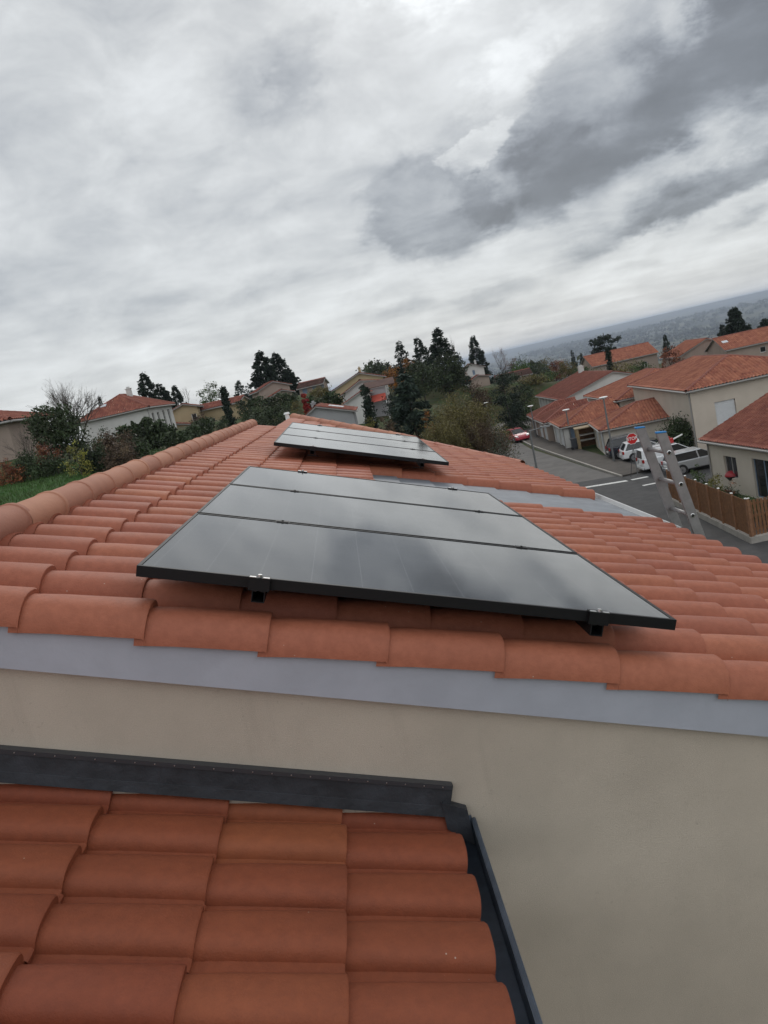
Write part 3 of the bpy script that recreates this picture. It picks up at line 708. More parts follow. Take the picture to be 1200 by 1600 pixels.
# ------------------------------------------------------------------ ladder leaning on the eave
LD = empty('ladder', (3.55, 5.8, gz(3.55, 5.8)), 0, 'grey aluminium ladder with blue end caps leaning on the roof edge', 'ladder')
def ladder():
    inv = Matrix.Translation(-LD.location)
    top = Vector((2.292, 5.6, -.83)); lowp = Vector((2.292+.2*6.1, 5.6, -.83-6.1)); ax = (lowp-top).normalized()
    nx = Vector((ax.z, 0, -ax.x)) * -1.0           # across the rail, in the X-Z plane
    Ln = (lowp-top).length
    def rail(y, w, th, s0, name, colr, off=0):
        a = top + Vector((off, y-5.6, 0)) + ax*s0; b_ = top + Vector((off, y-5.6, 0)) + ax*Ln
        m_ = MB(); hw = nx*(w/2); t_ = Vector((0, th, 0)); cut = ax*.022
        # C section: web outside, two flanges inside
        def seg(p0, p1, q0, q1, tt, yo=0): m_.hexa([p0+Vector((0,yo,0)), p1+Vector((0,yo,0)), p1+tt+Vector((0,yo,0)), p0+tt+Vector((0,yo,0)), q0+Vector((0,yo,0)), q1+Vector((0,yo,0)), q1+tt+Vector((0,yo,0)), q0+tt+Vector((0,yo,0))])
        seg(b_-hw, b_+hw, a-hw-cut*0, a+hw+cut, t_)
        o = m_.build(name, colr, LD); o.matrix_parent_inverse = inv
        c_ = MB(); e_ = nx*(w/2+.003)
        c_.hexa([a-e_+Vector((0,-.003,0)), a+e_+cut+Vector((0,-.003,0)), a+e_+cut+t_+Vector((0,.003,0)), a-e_+t_+Vector((0,.003,0)),
                 a-e_-ax*.016+Vector((0,-.003,0)), a+e_*.9+cut-ax*.013+Vector((0,-.003,0)), a+e_*.9+cut-ax*.013+t_+Vector((0,.003,0)), a-e_-ax*.016+t_+Vector((0,.003,0))])
        o2 = c_.build('end_cap', BLUE, LD, bevel=.004); o2.matrix_parent_inverse = inv
    rail(5.60, .072, .026, 0, 'side_rail', ALU)
    rail(5.97, .072, .026, -.02, 'side_rail', ALU, -.005)
    k = 0; s = .17
    while s < Ln:
        p0 = top+ax*s
        m_ = MB(); m_.tube(p0+Vector((0, .0262, 0)), p0+Vector((-.003, .3695, 0)), .016, n=12)
        o = m_.build('rung', ALU_BRIGHT if k < 0 else ALU, LD, smooth=True); o.matrix_parent_inverse = inv
        m_ = MB(); q = p0+Vector((0, -.0012, 0)); m_.tube(q, q+Vector((0, .001, 0)), .0125, n=14)
        e = m_.build('rung_hole_shade', DARKHOLE, LD); e.matrix_parent_inverse = inv  # flat black disc painted as the dark inside of the rung
        m_ = MB(); n = 14
        for i in range(n):
            a0, a1 = 2*math.pi*i/n, 2*math.pi*(i+1)/n
            f_ = lambda a_, r_, yy: q+Vector((0, yy, 0))+nx*(r_*math.cos(a_))+ax*(r_*math.sin(a_))
            m_.add([f_(a0, .0125, -.002), f_(a1, .0125, -.002), f_(a1, .018, -.0005), f_(a0, .018, -.0005)], [(0, 1, 2, 3)])
        e = m_.build('rung_collar', ALU_BRIGHT, LD); e.matrix_parent_inverse = inv
        s += .262; k += 1
ladder()

# ------------------------------------------------------------------ neighbouring houses
def wall_panels(mb, O, D, Lg, H, ops, depth=.16):
    # a wall face with real recessed openings; O bottom left seen from outside
    O = Vector(O); D = Vector(D); Nn = D.cross(Vector((0, 0, 1))); Z = Vector((0, 0, 1))
    xs = sorted({0, Lg} | {v for t0, z0, w, h, *_ in ops for v in (t0, t0+w)})
    zs = sorted({0, H} | {v for t0, z0, w, h, *_ in ops for v in (z0, z0+h)})
    for a, b in zip(xs, xs[1:]):
        for c, d_ in zip(zs, zs[1:]):
            mx, mz = (a+b)/2, (c+d_)/2
            if any(t0 < mx < t0+w and z0 < mz < z0+h for t0, z0, w, h, *_ in ops): continue
            mb.add([O+D*a+Z*c, O+D*b+Z*c, O+D*b+Z*d_, O+D*a+Z*d_], [(0, 1, 2, 3)])
    for t0, z0, w, h, *_ in ops:
        p = [O+D*t0+Z*z0, O+D*(t0+w)+Z*z0, O+D*(t0+w)+Z*(z0+h), O+D*t0+Z*(z0+h)]
        q = [v-Nn*depth for v in p]
        mb.add(p+q, [(0, 4, 5, 1), (1, 5, 6, 2), (2, 6, 7, 3), (3, 7, 4, 0), (4, 7, 6, 5)])
def opening(root, O, D, op, depth=.16):
    t0, z0, w, h, kind = op[:5]
    O = Vector(O); D = Vector(D); Nn = D.cross(Vector((0, 0, 1))); Z = Vector((0, 0, 1))
    def bx(mb, a0, a1, b0, b1, n0, n1):
        c = lambda a, b, n: O+D*(t0+a)+Z*(z0+b)+Nn*(n-depth)
        mb.hexa([c(a0,b0,n0), c(a1,b0,n0), c(a1,b0,n1), c(a0,b0,n1), c(a0,b1,n0), c(a1,b1,n0), c(a1,b1,n1), c(a0,b1,n1)])
    e = .004
    if kind in ('window', 'door', 'tall', 'blue'):
        fm = {'blue': SHUT_BLUE}.get(kind, WHITE if kind != 'tall' else GUTTER)
        m_ = MB(); f = .06
        for a0, a1, b0, b1 in ((0, f, 0, h), (w-f, w, 0, h), (f, w-f, 0, f), (f, w-f, h-f, h)): bx(m_, a0+e, a1-e if a1 == w else a1, b0+e, b1-e, .002, .05)
        if w > .9: bx(m_, w/2-.04, w/2+.04, f, h-f, .003, .047)
        fr = m_.build('window' if kind != 'door' else 'glazed_door', fm, root)
        m_ = MB(); bx(m_, f, w-f, f, h-f, .004, .02); m_.build('pane', PANE, fr)
        if kind == 'window':
            m_ = MB(); bx(m_, -.05, w+.05, -.05, -.002, depth-.02, depth+.05); m_.build('sill', CONC, fr)
    elif kind == 'shutter':
        m_ = MB()
        nsl = max(4, int(h/.09))
        for i in range(nsl): bx(m_, .03, w-.03, .01+i*(h-.03)/nsl, .01+(i+1)*(h-.03)/nsl-.008, .02, .05)
        s_ = m_.build('roller_shutter', SHUTTER, root)
        m_ = MB(); bx(m_, -.05, w+.05, -.06, -.002, depth-.02, depth+.06); m_.build('sill', CONC, s_)
    elif kind == 'garage':
        m_ = MB()
        for i in range(5): bx(m_, .02, w-.02, .01+i*h/5, .01+(i+1)*h/5-.02, .02, .05)
        m_.build('garage_door', SHUTTER, root)
    elif kind == 'solid':
        m_ = MB(); bx(m_, .02, w-.02, .01, h-.02, .01, .05); m_.build('door', SHUT_BLUE, root)
def hcaps(root, lines, material, r=.13):
    m_ = MB()
    for a, b in lines:
        a, b = Vector(a), Vector(b); n = max(1, int((b-a).length/.4)); dv = (b-a)/n
        for k in range(n): m_.tube(a+dv*k, a+dv*(k+1.04), r*1.03, r*.93, 8, False)
    m_.build('ridge_tiles', material, root)
def house(label, x0, y0, yaw, w, d, zg, ze, roof, pitch, wm, rm, ops={}, oh=.35, name='house', cat='house', profile=None, chimney=None, skylight=None, pipe=(), capm=None, group=None):
    root = empty(name, (x0, y0, zg), R(yaw), label, cat, group)
    H = ze-zg; mb = MB(); tp = math.tan(R(pitch))
    faces = {'F': ((0,0,0),(1,0,0),w), 'R': ((w,0,0),(0,1,0),d), 'B': ((w,d,0),(-1,0,0),w), 'L': ((0,d,0),(0,-1,0),d)}
    if profile: hl, (ax_, ah), hr = profile[0]-zg, (profile[1][0], profile[1][1]-zg), profile[2]-zg
    for f_, (O, D, Lg) in faces.items():
        Hf = H
        if profile: Hf = {'L': hl, 'R': hr}.get(f_, min(hl, hr))
        wall_panels(mb, O, D, Lg, Hf, ops.get(f_, []))
    polys, cap = [], []
    E0 = -.03
    if profile or roof == 'gable_y':
        if not profile: hl = hr = H; ax_, ah = w/2, H+w/2*tp
        for yy, fl_ in ((0, 1), (d, 0)):
            m0 = min(hl, hr)
            poly = [(0, yy, m0), (w, yy, m0), (w, yy, hr), (ax_, yy, ah), (0, yy, hl)]
            poly = [p for i, p in enumerate(poly) if i == 0 or (Vector(p)-Vector(poly[i-1])).length > 1e-4]
            mb.add(poly, [tuple(range(len(poly))) if fl_ else tuple(range(len(poly)-1, -1, -1))])
        sl, sr = (ah-hl)/max(ax_, .01), (ah-hr)/max(w-ax_, .01)
        zl, zr = hl-sl*oh, hr-sr*oh; a_ = ah+.02
        if ax_ > .05: polys.append([(-oh, d+oh, zl+.02), (-oh, -oh, zl+.02), (ax_, -oh, a_), (ax_, d+oh, a_)])
        if w-ax_ > .05: polys.append([(w+oh, -oh, zr+.02), (w+oh, d+oh, zr+.02), (ax_, d+oh, a_), (ax_, -oh, a_)])
        cap = [((ax_, -oh, a_+.02), (ax_, d+oh, a_+.02))]
        eaves = [((-oh-.04, -oh, zl-.06), (-oh-.04, d+oh, zl-.06)), ((w+oh+.04, -oh, zr-.06), (w+oh+.04, d+oh, zr-.06))]
    elif roof == 'gable_x':
        a_ = H+d/2*tp+.02; z_ = H-oh*tp+.02
        for xx, fl_ in ((0, 0), (w, 1)):
            t3 = [(xx, 0, H), (xx, d, H), (xx, d/2, H+d/2*tp)]; mb.add(t3, [(0, 1, 2) if fl_ else (2, 1, 0)])
        polys = [[(-oh, -oh, z_), (w+oh, -oh, z_), (w+oh, d/2, a_), (-oh, d/2, a_)], [(w+oh, d+oh, z_), (-oh, d+oh, z_), (-oh, d/2, a_), (w+oh, d/2, a_)]]
        cap = [((-oh, d/2, a_+.02), (w+oh, d/2, a_+.02))]
        eaves = [((-oh, -oh-.04, z_-.08), (w+oh, -oh-.04, z_-.08)), ((-oh, d+oh+.04, z_-.08), (w+oh, d+oh+.04, z_-.08))]
    else:                                     # hip; 'hip_open' keeps a gable at the +x end
        z_ = H-oh*tp+.02; X0, X1, Y0, Y1 = -oh, w+oh, -oh, d+oh
        if roof == 'hip_open':
            hh = (Y1-Y0)/2; top_ = z_+hh*tp; A, Bq = (X0+hh, (Y0+Y1)/2, top_), (X1, (Y0+Y1)/2, top_)
            mb.add([(w, 0, H), (w, d, H), (w, d/2, H+d/2*tp)], [(0, 1, 2)])
            polys = [[(X0, Y0, z_), (X1, Y0, z_), Bq, A], [(X1, Y1, z_), (X0, Y1, z_), A, Bq], [(X0, Y1, z_), (X0, Y0, z_), A]]
            cap = [((X0, Y0, z_+.05), A), ((X0, Y1, z_+.05), A), (A, Bq)]
        elif w >= d:
            hh = (Y1-Y0)/2; top_ = z_+hh*tp; A, Bq = (X0+hh, (Y0+Y1)/2, top_), (X1-hh, (Y0+Y1)/2, top_)
            polys = [[(X0, Y0, z_), (X1, Y0, z_), Bq, A], [(X1, Y1, z_), (X0, Y1, z_), A, Bq], [(X0, Y1, z_), (X0, Y0, z_), A], [(X1, Y0, z_), (X1, Y1, z_), Bq]]
            cap = [((X0, Y0, z_+.05), A), ((X0, Y1, z_+.05), A), (A, Bq), ((X1, Y0, z_+.05), Bq), ((X1, Y1, z_+.05), Bq)]
        else:
            hh = (X1-X0)/2; top_ = z_+hh*tp; A, Bq = ((X0+X1)/2, Y0+hh, top_), ((X0+X1)/2, Y1-hh, top_)
            polys = [[(X0, Y0, z_), (X1, Y0, z_), A], [(X1, Y0, z_), (X1, Y1, z_), Bq, A], [(X1, Y1, z_), (X0, Y1, z_), Bq], [(X0, Y1, z_), (X0, Y0, z_), A, Bq]]
            cap = [((X0, Y0, z_+.05), A), ((X1, Y0, z_+.05), A), (A, Bq), ((X0, Y1, z_+.05), Bq), ((X1, Y1, z_+.05), Bq)]
        e1 = z_-.08; eaves = [((X0, Y0-.04, e1), (X1, Y0-.04, e1)), ((X1+.04, Y0, e1), (X1+.04, Y1, e1)), ((X1, Y1+.04, e1), (X0, Y1+.04, e1)), ((X0-.04, Y1, e1), (X0-.04, Y0, e1))]
    mb.build('wall', wm, root)
    roofs = []
    m2 = MB()
    Vs, Qs, Ts, nb = [], [], [], 0
    for P in polys:
        t_ = tiled(P, .26, .36, .075, 'roof', rm, root)
        me = t_.data; v = np.empty(len(me.vertices)*3, np.float32); me.vertices.foreach_get('co', v); Vs.append(v.reshape(-1, 3))
        q = np.empty(len(me.loops), np.int32); me.loops.foreach_get('vertex_index', q); Qs.append(q.reshape(-1, 4)+nb); nb += len(me.vertices)
        ta = np.zeros(len(me.polygons), np.float32)
        if 'tint' in me.attributes: me.attributes['tint'].data.foreach_get('value', ta)
        Ts.append(ta); bpy.data.objects.remove(t_); bpy.data.meshes.remove(me)
        n_ = (Vector(P[1])-Vector(P[0])).cross(Vector(P[2])-Vector(P[0])).normalized()
        m2.prism([Vector(p)-n_*.012 for p in P], -n_*.10)
    ro = quads('roof', np.concatenate(Vs), np.concatenate(Qs), rm, root, np.concatenate(Ts))
    m2.build('soffit', GUTTER, root)
    hcaps(root, cap, capm or TILE_BROWN)
    m_ = MB()
    for a, b in eaves: m_.tube(a, b, .065, n=8)
    m_.build('gutter', GUTTER, root)
    for f_, lst in ops.items():
        O, D, Lg = faces[f_]
        for op in lst: opening(root, O, D, op)
    for (px, py) in pipe:
        m_ = MB(); m_.tube((px, py, 0), (px, py, H-.1), .05, n=8); m_.build('downpipe', GUTTER, root)
    if chimney:
        cx, cy, c0, c1, s_ = chimney; m_ = MB()
        m_.box((cx-s_, cy-s_, c0-zg), (cx+s_, cy+s_, c1-zg)); m_.box((cx-s_-.06, cy-s_-.06, c1-zg), (cx+s_+.06, cy+s_+.06, c1-zg+.08))
        m_.box((cx-s_*.6, cy-s_*.6, c1-zg+.08), (cx+s_*.6, cy+s_*.6, c1-zg+.25)); m_.build('chimney', wm, ro, bevel=.015)
    if skylight:
        i, u, v, a, b = skylight; P = [Vector(p) for p in polys[i]]
        e = (P[1]-P[0]).normalized(); up = (P[2]-P[0]); up = (up-e*up.dot(e)).normalized(); n_ = e.cross(up)
        q = [P[0]+e*u+up*v, P[0]+e*(u+a)+up*v, P[0]+e*(u+a)+up*(v+b), P[0]+e*u+up*(v+b)]
        m_ = MB(); m_.prism([p+n_*.07 for p in q], n_*.05); sk = m_.build('skylight', mat('skylight', (.55, .57, .6), .25), ro)
    return root
X = lambda px, py, Y: float(sight(px, py, Y)[0])
Zh = lambda px, py, Y: float(sight(px, py, Y)[2])
# right side of the street
house('single storey beige house behind the wooden fence, red tiled roof, window with red parasol', 20.75, 32.0, 0, 10, 12.3, -10.6, -7.5, 'gable_y', 21.5, RENDER_CREAM, TILE_RED,
      {'L': [(1.7, .9, 1.4, 1.25, 'tall'), (4.75, .12, 2.0, 2.15, 'blue'), (8.8, .9, 1.3, 1.25, 'window')], 'F': [(3, .9, 1.4, 1.25, 'window')]}, pipe=((-.06, 12.2),))
r3 = house('large cream house with hipped orange roof and one white roller shutter above the parked cars', 25.75, 56.6, -8, 9.4, 17.6, -10.6, -5.75, 'hip', 18, RENDER_BEIGE, TILE_FAR,
      {'F': [(1.65, 1.75, 1.5, 1.75, 'shutter'), (6, 1.75, 1.5, 1.75, 'shutter')], 'L': [(6, 2.6, 1.0, 1.2, 'window')]}, pipe=((-.06, .08),))
house('wide orange roofed wing running off the right edge beside the white shutter', 35.05, 55.25, -8, 9, 9.4, -10.6, -5.78, 'gable_x', 18, RENDER_BEIGE, TILE_FAR, {}, name='house_wing', cat='house')
g3 = house('nearest cream garage with hipped orange roof, beside the dark suv', 21.35, 64.3, -12, 5.5, 7.2, -10.6, -8.2, 'hip_open', 20, RENDER_CREAM, TILE_FAR,
      {'L': [(.7, .05, 2.5, 2.05, 'garage'), (4.0, .05, 2.5, 2.05, 'garage')]}, oh=.3, name='garage', cat='garage', pipe=((-.05, .05),), group='garages along the street')
house('pale grey garage with hipped orange roof, beyond the tan bin shelter', 20.6, 73.4, -8, 5.5, 7.4, -10.6, -8.2, 'hip_open', 20, RENDER_WHITE, TILE_FAR,
      {'L': [(.7, .05, 2.5, 2.05, 'garage'), (4.1, .05, 2.5, 2.05, 'garage')], 'F': [(.5, .05, .8, 2.0, 'solid')]}, oh=.3, name='garage', cat='garage', pipe=((-.05, .05),), group='garages along the street')
house('brown roofed garage just beyond the pale grey garage, nearer of the two brown ones', 21.2, 81.6, -6, 5, 6.4, -10.6, -8.25, 'hip_open', 20, RENDER_PINK, TILE_BROWN,
      {'L': [(.5, .05, 2.4, 2.05, 'garage'), (3.5, .05, 2.4, 2.05, 'garage')]}, oh=.3, name='garage', cat='garage', group='garages along the street')
house('brown roofed garage at the far end of the row, beside the red car', 22.0, 89.0, -8, 5, 6.0, -10.6, -8.25, 'hip_open', 20, RENDER_PINK, TILE_BROWN,
      {'L': [(.5, .05, 2.4, 2.05, 'garage'), (3.3, .05, 2.0, 2.05, 'garage')]}, oh=.3, name='garage', cat='garage', group='garages along the street')
house('beige house with orange hipped roof between the large cream house and the brown roofed terrace', 26.9, 74.7, -6, 11, 14.0, -10.6, -7.0, 'hip', 18, RENDER_BEIGE, TILE_FAR, {'L': [(3, 1.2, 1, 1.2, 'window'), (8, 1.2, 1, 1.2, 'window')]})
house('long pale house with reddish brown gable roof and a row of narrow windows, white chimney', 27.3, 94.6, -5, 12.5, 18.5, -10.6, -7.3, 'gable_y', 17, RENDER_WHITE, TILE_BROWN,
      {'L': [(1.0+2.4*i, 1.3, .75, 1.6, 'tall') for i in range(7)]}, profile=(-7.3, (6.4, -5.3), -7.3), chimney=(6.2, 15.8, -5.5, -4.5, .35))
house('distant beige house with orange roof and gable wall, behind the thin cypress', X(925, 560, 150), 150, -4, 12.5, 10, -12, -6.6, 'gable_x', 22, RENDER_PINK, TILE_FAR, {'F': [(9.3, 3.0, 1.1, 1.1, 'window')]}, chimney=None)
house('red brown roofed house with a square pale chimney, right behind the large hipped roof', X(1062, 552, 118), 118, -6, 8.5, 9, -12, -6.6, 'gable_y', 22, RENDER_PINK, TILE_FAR, {}, chimney=(4.6, 1.0, -7, -5.3, .55))
house('grey walled house with a small round-framed window and orange roof at the right edge', X(1130, 548, 108), 107, -10, 16, 9, -12, -6.55, 'gable_x', 20, RENDER_PINK, TILE_FAR, {'F': [(4.4, 4.0, .8, .8, 'window')]}, skylight=(0, .6, 2.6, .8, .8))
# hillside on the left and in the middle
house('pinkish beige house with red hipped roof at the left edge behind bare shrubs', -31.6, 46.3, -1, 12.6, 6, -.3, 2.5, 'hip', 19, RENDER_PINK, TILE_RED, {}, oh=.4)
house('white house with bright red hipped roof and narrow shuttered windows', -25.7, 79.0, -4, 7.0, 8.6, -.6, 2.5, 'hip', 27, RENDER_WHITE, TILE_RED,
      {'R': [(1.0, 1.1, .7, 1.25, 'tall'), (2.8, 1.1, .7, 1.25, 'tall'), (4.8, .4, .7, 2.1, 'tall'), (6.7, .4, .7, 2.1, 'tall')], 'F': [(3.6, .5, .7, .8, 'window')]}, pipe=((7.05, -.05),), chimney=(4.2, 4.5, 3.2, 4.75, .24), skylight=(0, 2.2, 2.2, .6, .5))
house('tan house with brown roof and low gable beside the white house', X(266, 640, 93), 93, 6, 3.1, 8, -1.6, 1.75, 'gable_y', 18, RENDER_TAN, TILE_BROWN, {'F': [(2.2, 1.6, .6, .9, 'window')]}, oh=.4)
house('long tan wing with brown roof behind the dark cypress', X(303, 640, 97), 97, -8, 5.6, 5, -2.2, 1.15, 'gable_x', 13, RENDER_TAN, TILE_BROWN, {'F': [(1.5, 1.0, .8, 1.1, 'window')]}, name='house_wing', cat='house')
house('low tan porch with sloping brown roof below the tan gable', X(266, 655, 90), 90, 6, 2.6, 2.6, -2.0, -.15, 'gable_y', 12, RENDER_TAN, TILE_BROWN, {'F': [(1.4, .1, .8, 1.5, 'solid')]}, oh=.3, name='porch', cat='porch', profile=(-.3, (.3, .25), -.35))
house('beige gabled house in front of the tall dark conifer pair', X(402, 605, 108), 108, 14, 4.4, 7, -.8, Zh(402, 607, 108)-.35, 'gable_y', 21, RENDER_PINK, TILE_BROWN, {'R': [(1.5, 1.0, .6, 1.3, 'tall'), (3.5, 1.0, .6, 1.3, 'tall')]})
house('small beige annex with low gable in front of the conifer pair house', X(425, 612, 104), 104, 12, 2.6, 3, -.6, 1.05, 'gable_y', 19, RENDER_PINK, TILE_BROWN, {}, name='annex', cat='house')
house('pale house with dark brown roof on the skyline beside the conifer pair', X(466, 605, 126), 126, -12, 3.9, 4, -.4, 1.45, 'gable_x', 20, RENDER_PINK, TILE_DARK, {'F': [(.5, .7, .8, .9, 'solid'), (2.2, .7, .7, .9, 'solid'), (3.6, .7, .6, .9, 'solid')]})
house('yellowish gabled house on the skyline, topmost of the stepped group', X(520, 605, 98), 98, -4, 6.4, 7, -4, .2, 'gable_y', 20, RENDER_TAN, TILE_BROWN, {'F': [(2.0, 2.9, .55, .9, 'solid')]}, profile=(-.05, (3.6, 1.35), .35), chimney=(3.7, 1.5, 1.2, 1.9, .16))
house('white gabled house below the yellowish one in the stepped group', X(534, 616, 88), 88, -4, 5.3, 6, -5, -.9, 'gable_y', 20, RENDER_WHITE, TILE_BROWN, {'F': [(1.0, 3.0, .4, .45, 'window')]}, profile=(-.75, (2.3, .35), -.25))
house('lowest white house of the stepped group, red awning over its terrace', X(541, 630, 82), 82, -4, 2.6, 5, -6, -1.6, 'gable_y', 20, RENDER_WHITE, TILE_RED, {}, profile=(-1.55, (2.0, -.7), -.95))
aw = empty('awning_terrace', (X(572, 630, 82), 82, -5.5), R(-4), 'dark terrace under a red sloping awning beside the slim dark cypress', 'terrace')
m_ = MB(); m_.prism([(0, 0, 3.3), (2.2, 0, 3.3), (2.2, 2.2, 3.95), (0, 2.2, 3.95)], (0, 0, .05)); m_.build('awning', SIGN_RED if False else mat('awning_red', (.42, .07, .045), .8, noise=.1), aw)
m_ = MB(); m_.box((.02, 2.2, 0), (2.3, 2.3, 4.7)); m_.build('back_wall', RENDER_GREY, aw)
for x_ in (.05, 2.1):
    m_ = MB(); m_.box((x_, .05, 0), (x_+.09, .14, 3.3)); m_.build('post', WHITE, aw)
m_ = MB(); m_.prism([(0, 1.9, 4.75), (3.4, 1.9, 4.75), (3.4, 4.0, 5.4), (0, 4.0, 5.4)], (0, 0, .08)); m_.build('terrace_roof', TILE_DARK, aw)
house('blue grey house with red roof and large white skylight, right behind the far panels', X(476, 652, 66), 66, -3, 4.1, 6.5, -5.4, -1.7, 'gable_y', 19, RENDER_GREY, TILE_RED,
      {'R': [(.6, 1.2, .35, 1.9, 'tall'), (2.2, 1.2, .35, 1.9, 'tall'), (3.8, 1.2, .35, 1.9, 'tall')]}, profile=(-1.66, (1.1, -1.02), -2.02), oh=.3, skylight=(1, 2.2, 1.2, 2.2, 1.3), chimney=(.6, 4.5, -1.4, -.8, .2))
house('small white gabled house on the slope among dark trees', X(723, 584, 150), 150, -4, 4.2, 6, -8, -1.95, 'gable_y', 22, RENDER_WHITE, TILE_DARK, {'F': [(1.9, 4.9, .5, .9, 'solid')]}, profile=(-2.0, (1.9, -.95), -1.9), chimney=(3.0, 2, -1.3, -.6, .18))
house('low pinkish lean-to below the small white gabled house', X(736, 592, 147), 147, -4, 3.4, 2.5, -8, -4.0, 'gable_y', 14, RENDER_PINK, TILE_BROWN, {}, profile=(-3.9, (1.4, -3.3), -3.75), name='annex', cat='house')
house('brown wall-like long roof below the skyline, behind the dark round tree', X(775, 582, 160), 160, -6, 7, 6, -10, -5.6, 'gable_x', 18, RENDER_PINK, TILE_DARK, {})

# ------------------------------------------------------------------ trees and shrubs
TRI = np.array([[0, 1, 2, 3]])
def leaves(C_, size, r_, aspect=.55, axis=None):
    n = len(C_)
    a = r_.normal(size=(n, 3)) if axis is None else axis + r_.normal(size=(n, 3))*.35
    a /= np.linalg.norm(a, axis=1, keepdims=True)
    b = r_.normal(size=(n, 3)); b[:, 2] += .4; b -= a*(b*a).sum(1, keepdims=True); b /= np.linalg.norm(b, axis=1, keepdims=True)+1e-9
    s = (size*(.6+.8*r_.random(n)))[:, None] if np.isscalar(size) else (size*(.7+.6*r_.random(n)))[:, None]
    V = np.stack([C_-a*s, C_+b*s*aspect*.8, C_+a*s, C_-b*s*aspect*.8], 1)
    return V.reshape(-1, 3), np.arange(4*n).reshape(-1, 4)
def crown_cloud(z0, z1, rx, n_cl, n_lf, size, r_, shape='oval', sig=.16, hollow=.35):
    H = z1-z0; out_, tint_ = [], []
    for _ in range(n_cl):
        if shape == 'box': c = np.array([r_.uniform(-rx, rx), r_.uniform(-rx, rx)*.6, r_.uniform(z0, z1)])
        else:
            t = r_.random(); u = r_.random()
            th = r_.uniform(0, 2*math.pi); cz = r_.uniform(-1, 1); rad = (hollow+(1-hollow)*r_.random())**.6
            sr = math.sqrt(1-cz*cz)*rad
            if shape == 'column': zz = z0+H*t; rr_ = rx*(.35+.65*math.sin(math.pi*min(1, .25+t*.72)))*math.sqrt(u); c = np.array([rr_*math.cos(th), rr_*math.sin(th), zz])
            elif shape == 'shrub': c = np.array([rx*sr*math.cos(th), rx*sr*math.sin(th), z0+H*abs(cz)*rad])
            else: c = np.array([rx*sr*math.cos(th), rx*sr*math.sin(th), (z0+z1)/2+H/2*cz*rad])
        s_ = sig*rx*r_.uniform(.6, 1.35)
        k = max(4, int(n_lf*r_.uniform(.5, 1.5)))
        out_.append(c+r_.normal(size=(k, 3))*[s_, s_, s_*.75]); tint_.append(np.full(k, r_.normal(0, .55))+r_.normal(0, .3, k))
    P = np.concatenate(out_); T = np.concatenate(tint_)
    k = P[:, 2] > .02; return P[k], T[k]
def plant_root(name, x, y, label, cat, group=None, sink=.05): return empty(name, (x, y, gz(x, y)-sink), 0, label, cat, group)
def trunk(root, h, r0, mat_=None, limbs=0, spread=1.0, seed=0, z0=.35):
    r_ = random.Random(seed); m_ = MB(); p = Vector((0, 0, 0)); n = 6
    for i in range(n):
        q = p+Vector((r_.uniform(-.02, .02)*h, r_.uniform(-.02, .02)*h, h/n)); m_.tube(p, q, r0*(1-i/n*.8), r0*(1-(i+1)/n*.8), 7, i == 0); 
        if limbs and i/n >= z0:
            for _ in range(limbs):
                a = r_.uniform(0, 6.28); l = spread*r_.uniform(.5, .95); e = q+Vector((math.cos(a)*l, math.sin(a)*l, l*r_.uniform(.25, .8)))
                m_.tube(q, e, r0*.3*(1-i/n*.6), r0*.06, 5, False)
        p = q
    m_.build('trunk', mat_ or BARK, root, smooth=True)
def broadleaf(name, x, y, h, w, m, label, cat, seed, shape='oval', dens=1.0, low=.25, group=None, size=None, sig=.2, hollow=.35):
    r_ = np.random.default_rng(seed); root = plant_root(name, x, y, label, cat, group)
    rx = w/2; z0 = h*low if shape != 'shrub' else 0.0
    sz = size or max(.045, min(.20, w*.032))
    ncl = int(max(22, 46*dens)); nl = int(46*dens)
    P, T = crown_cloud(z0, h, rx*.86, ncl, nl, sz, r_, shape, sig, hollow)
    V, Q = leaves(P, sz, r_)
    trunk(root, h*.8, max(.03, h*.018), None, 3, rx*.8, seed, .2)
    quads('crown', V, Q, m, root, T)
    return root
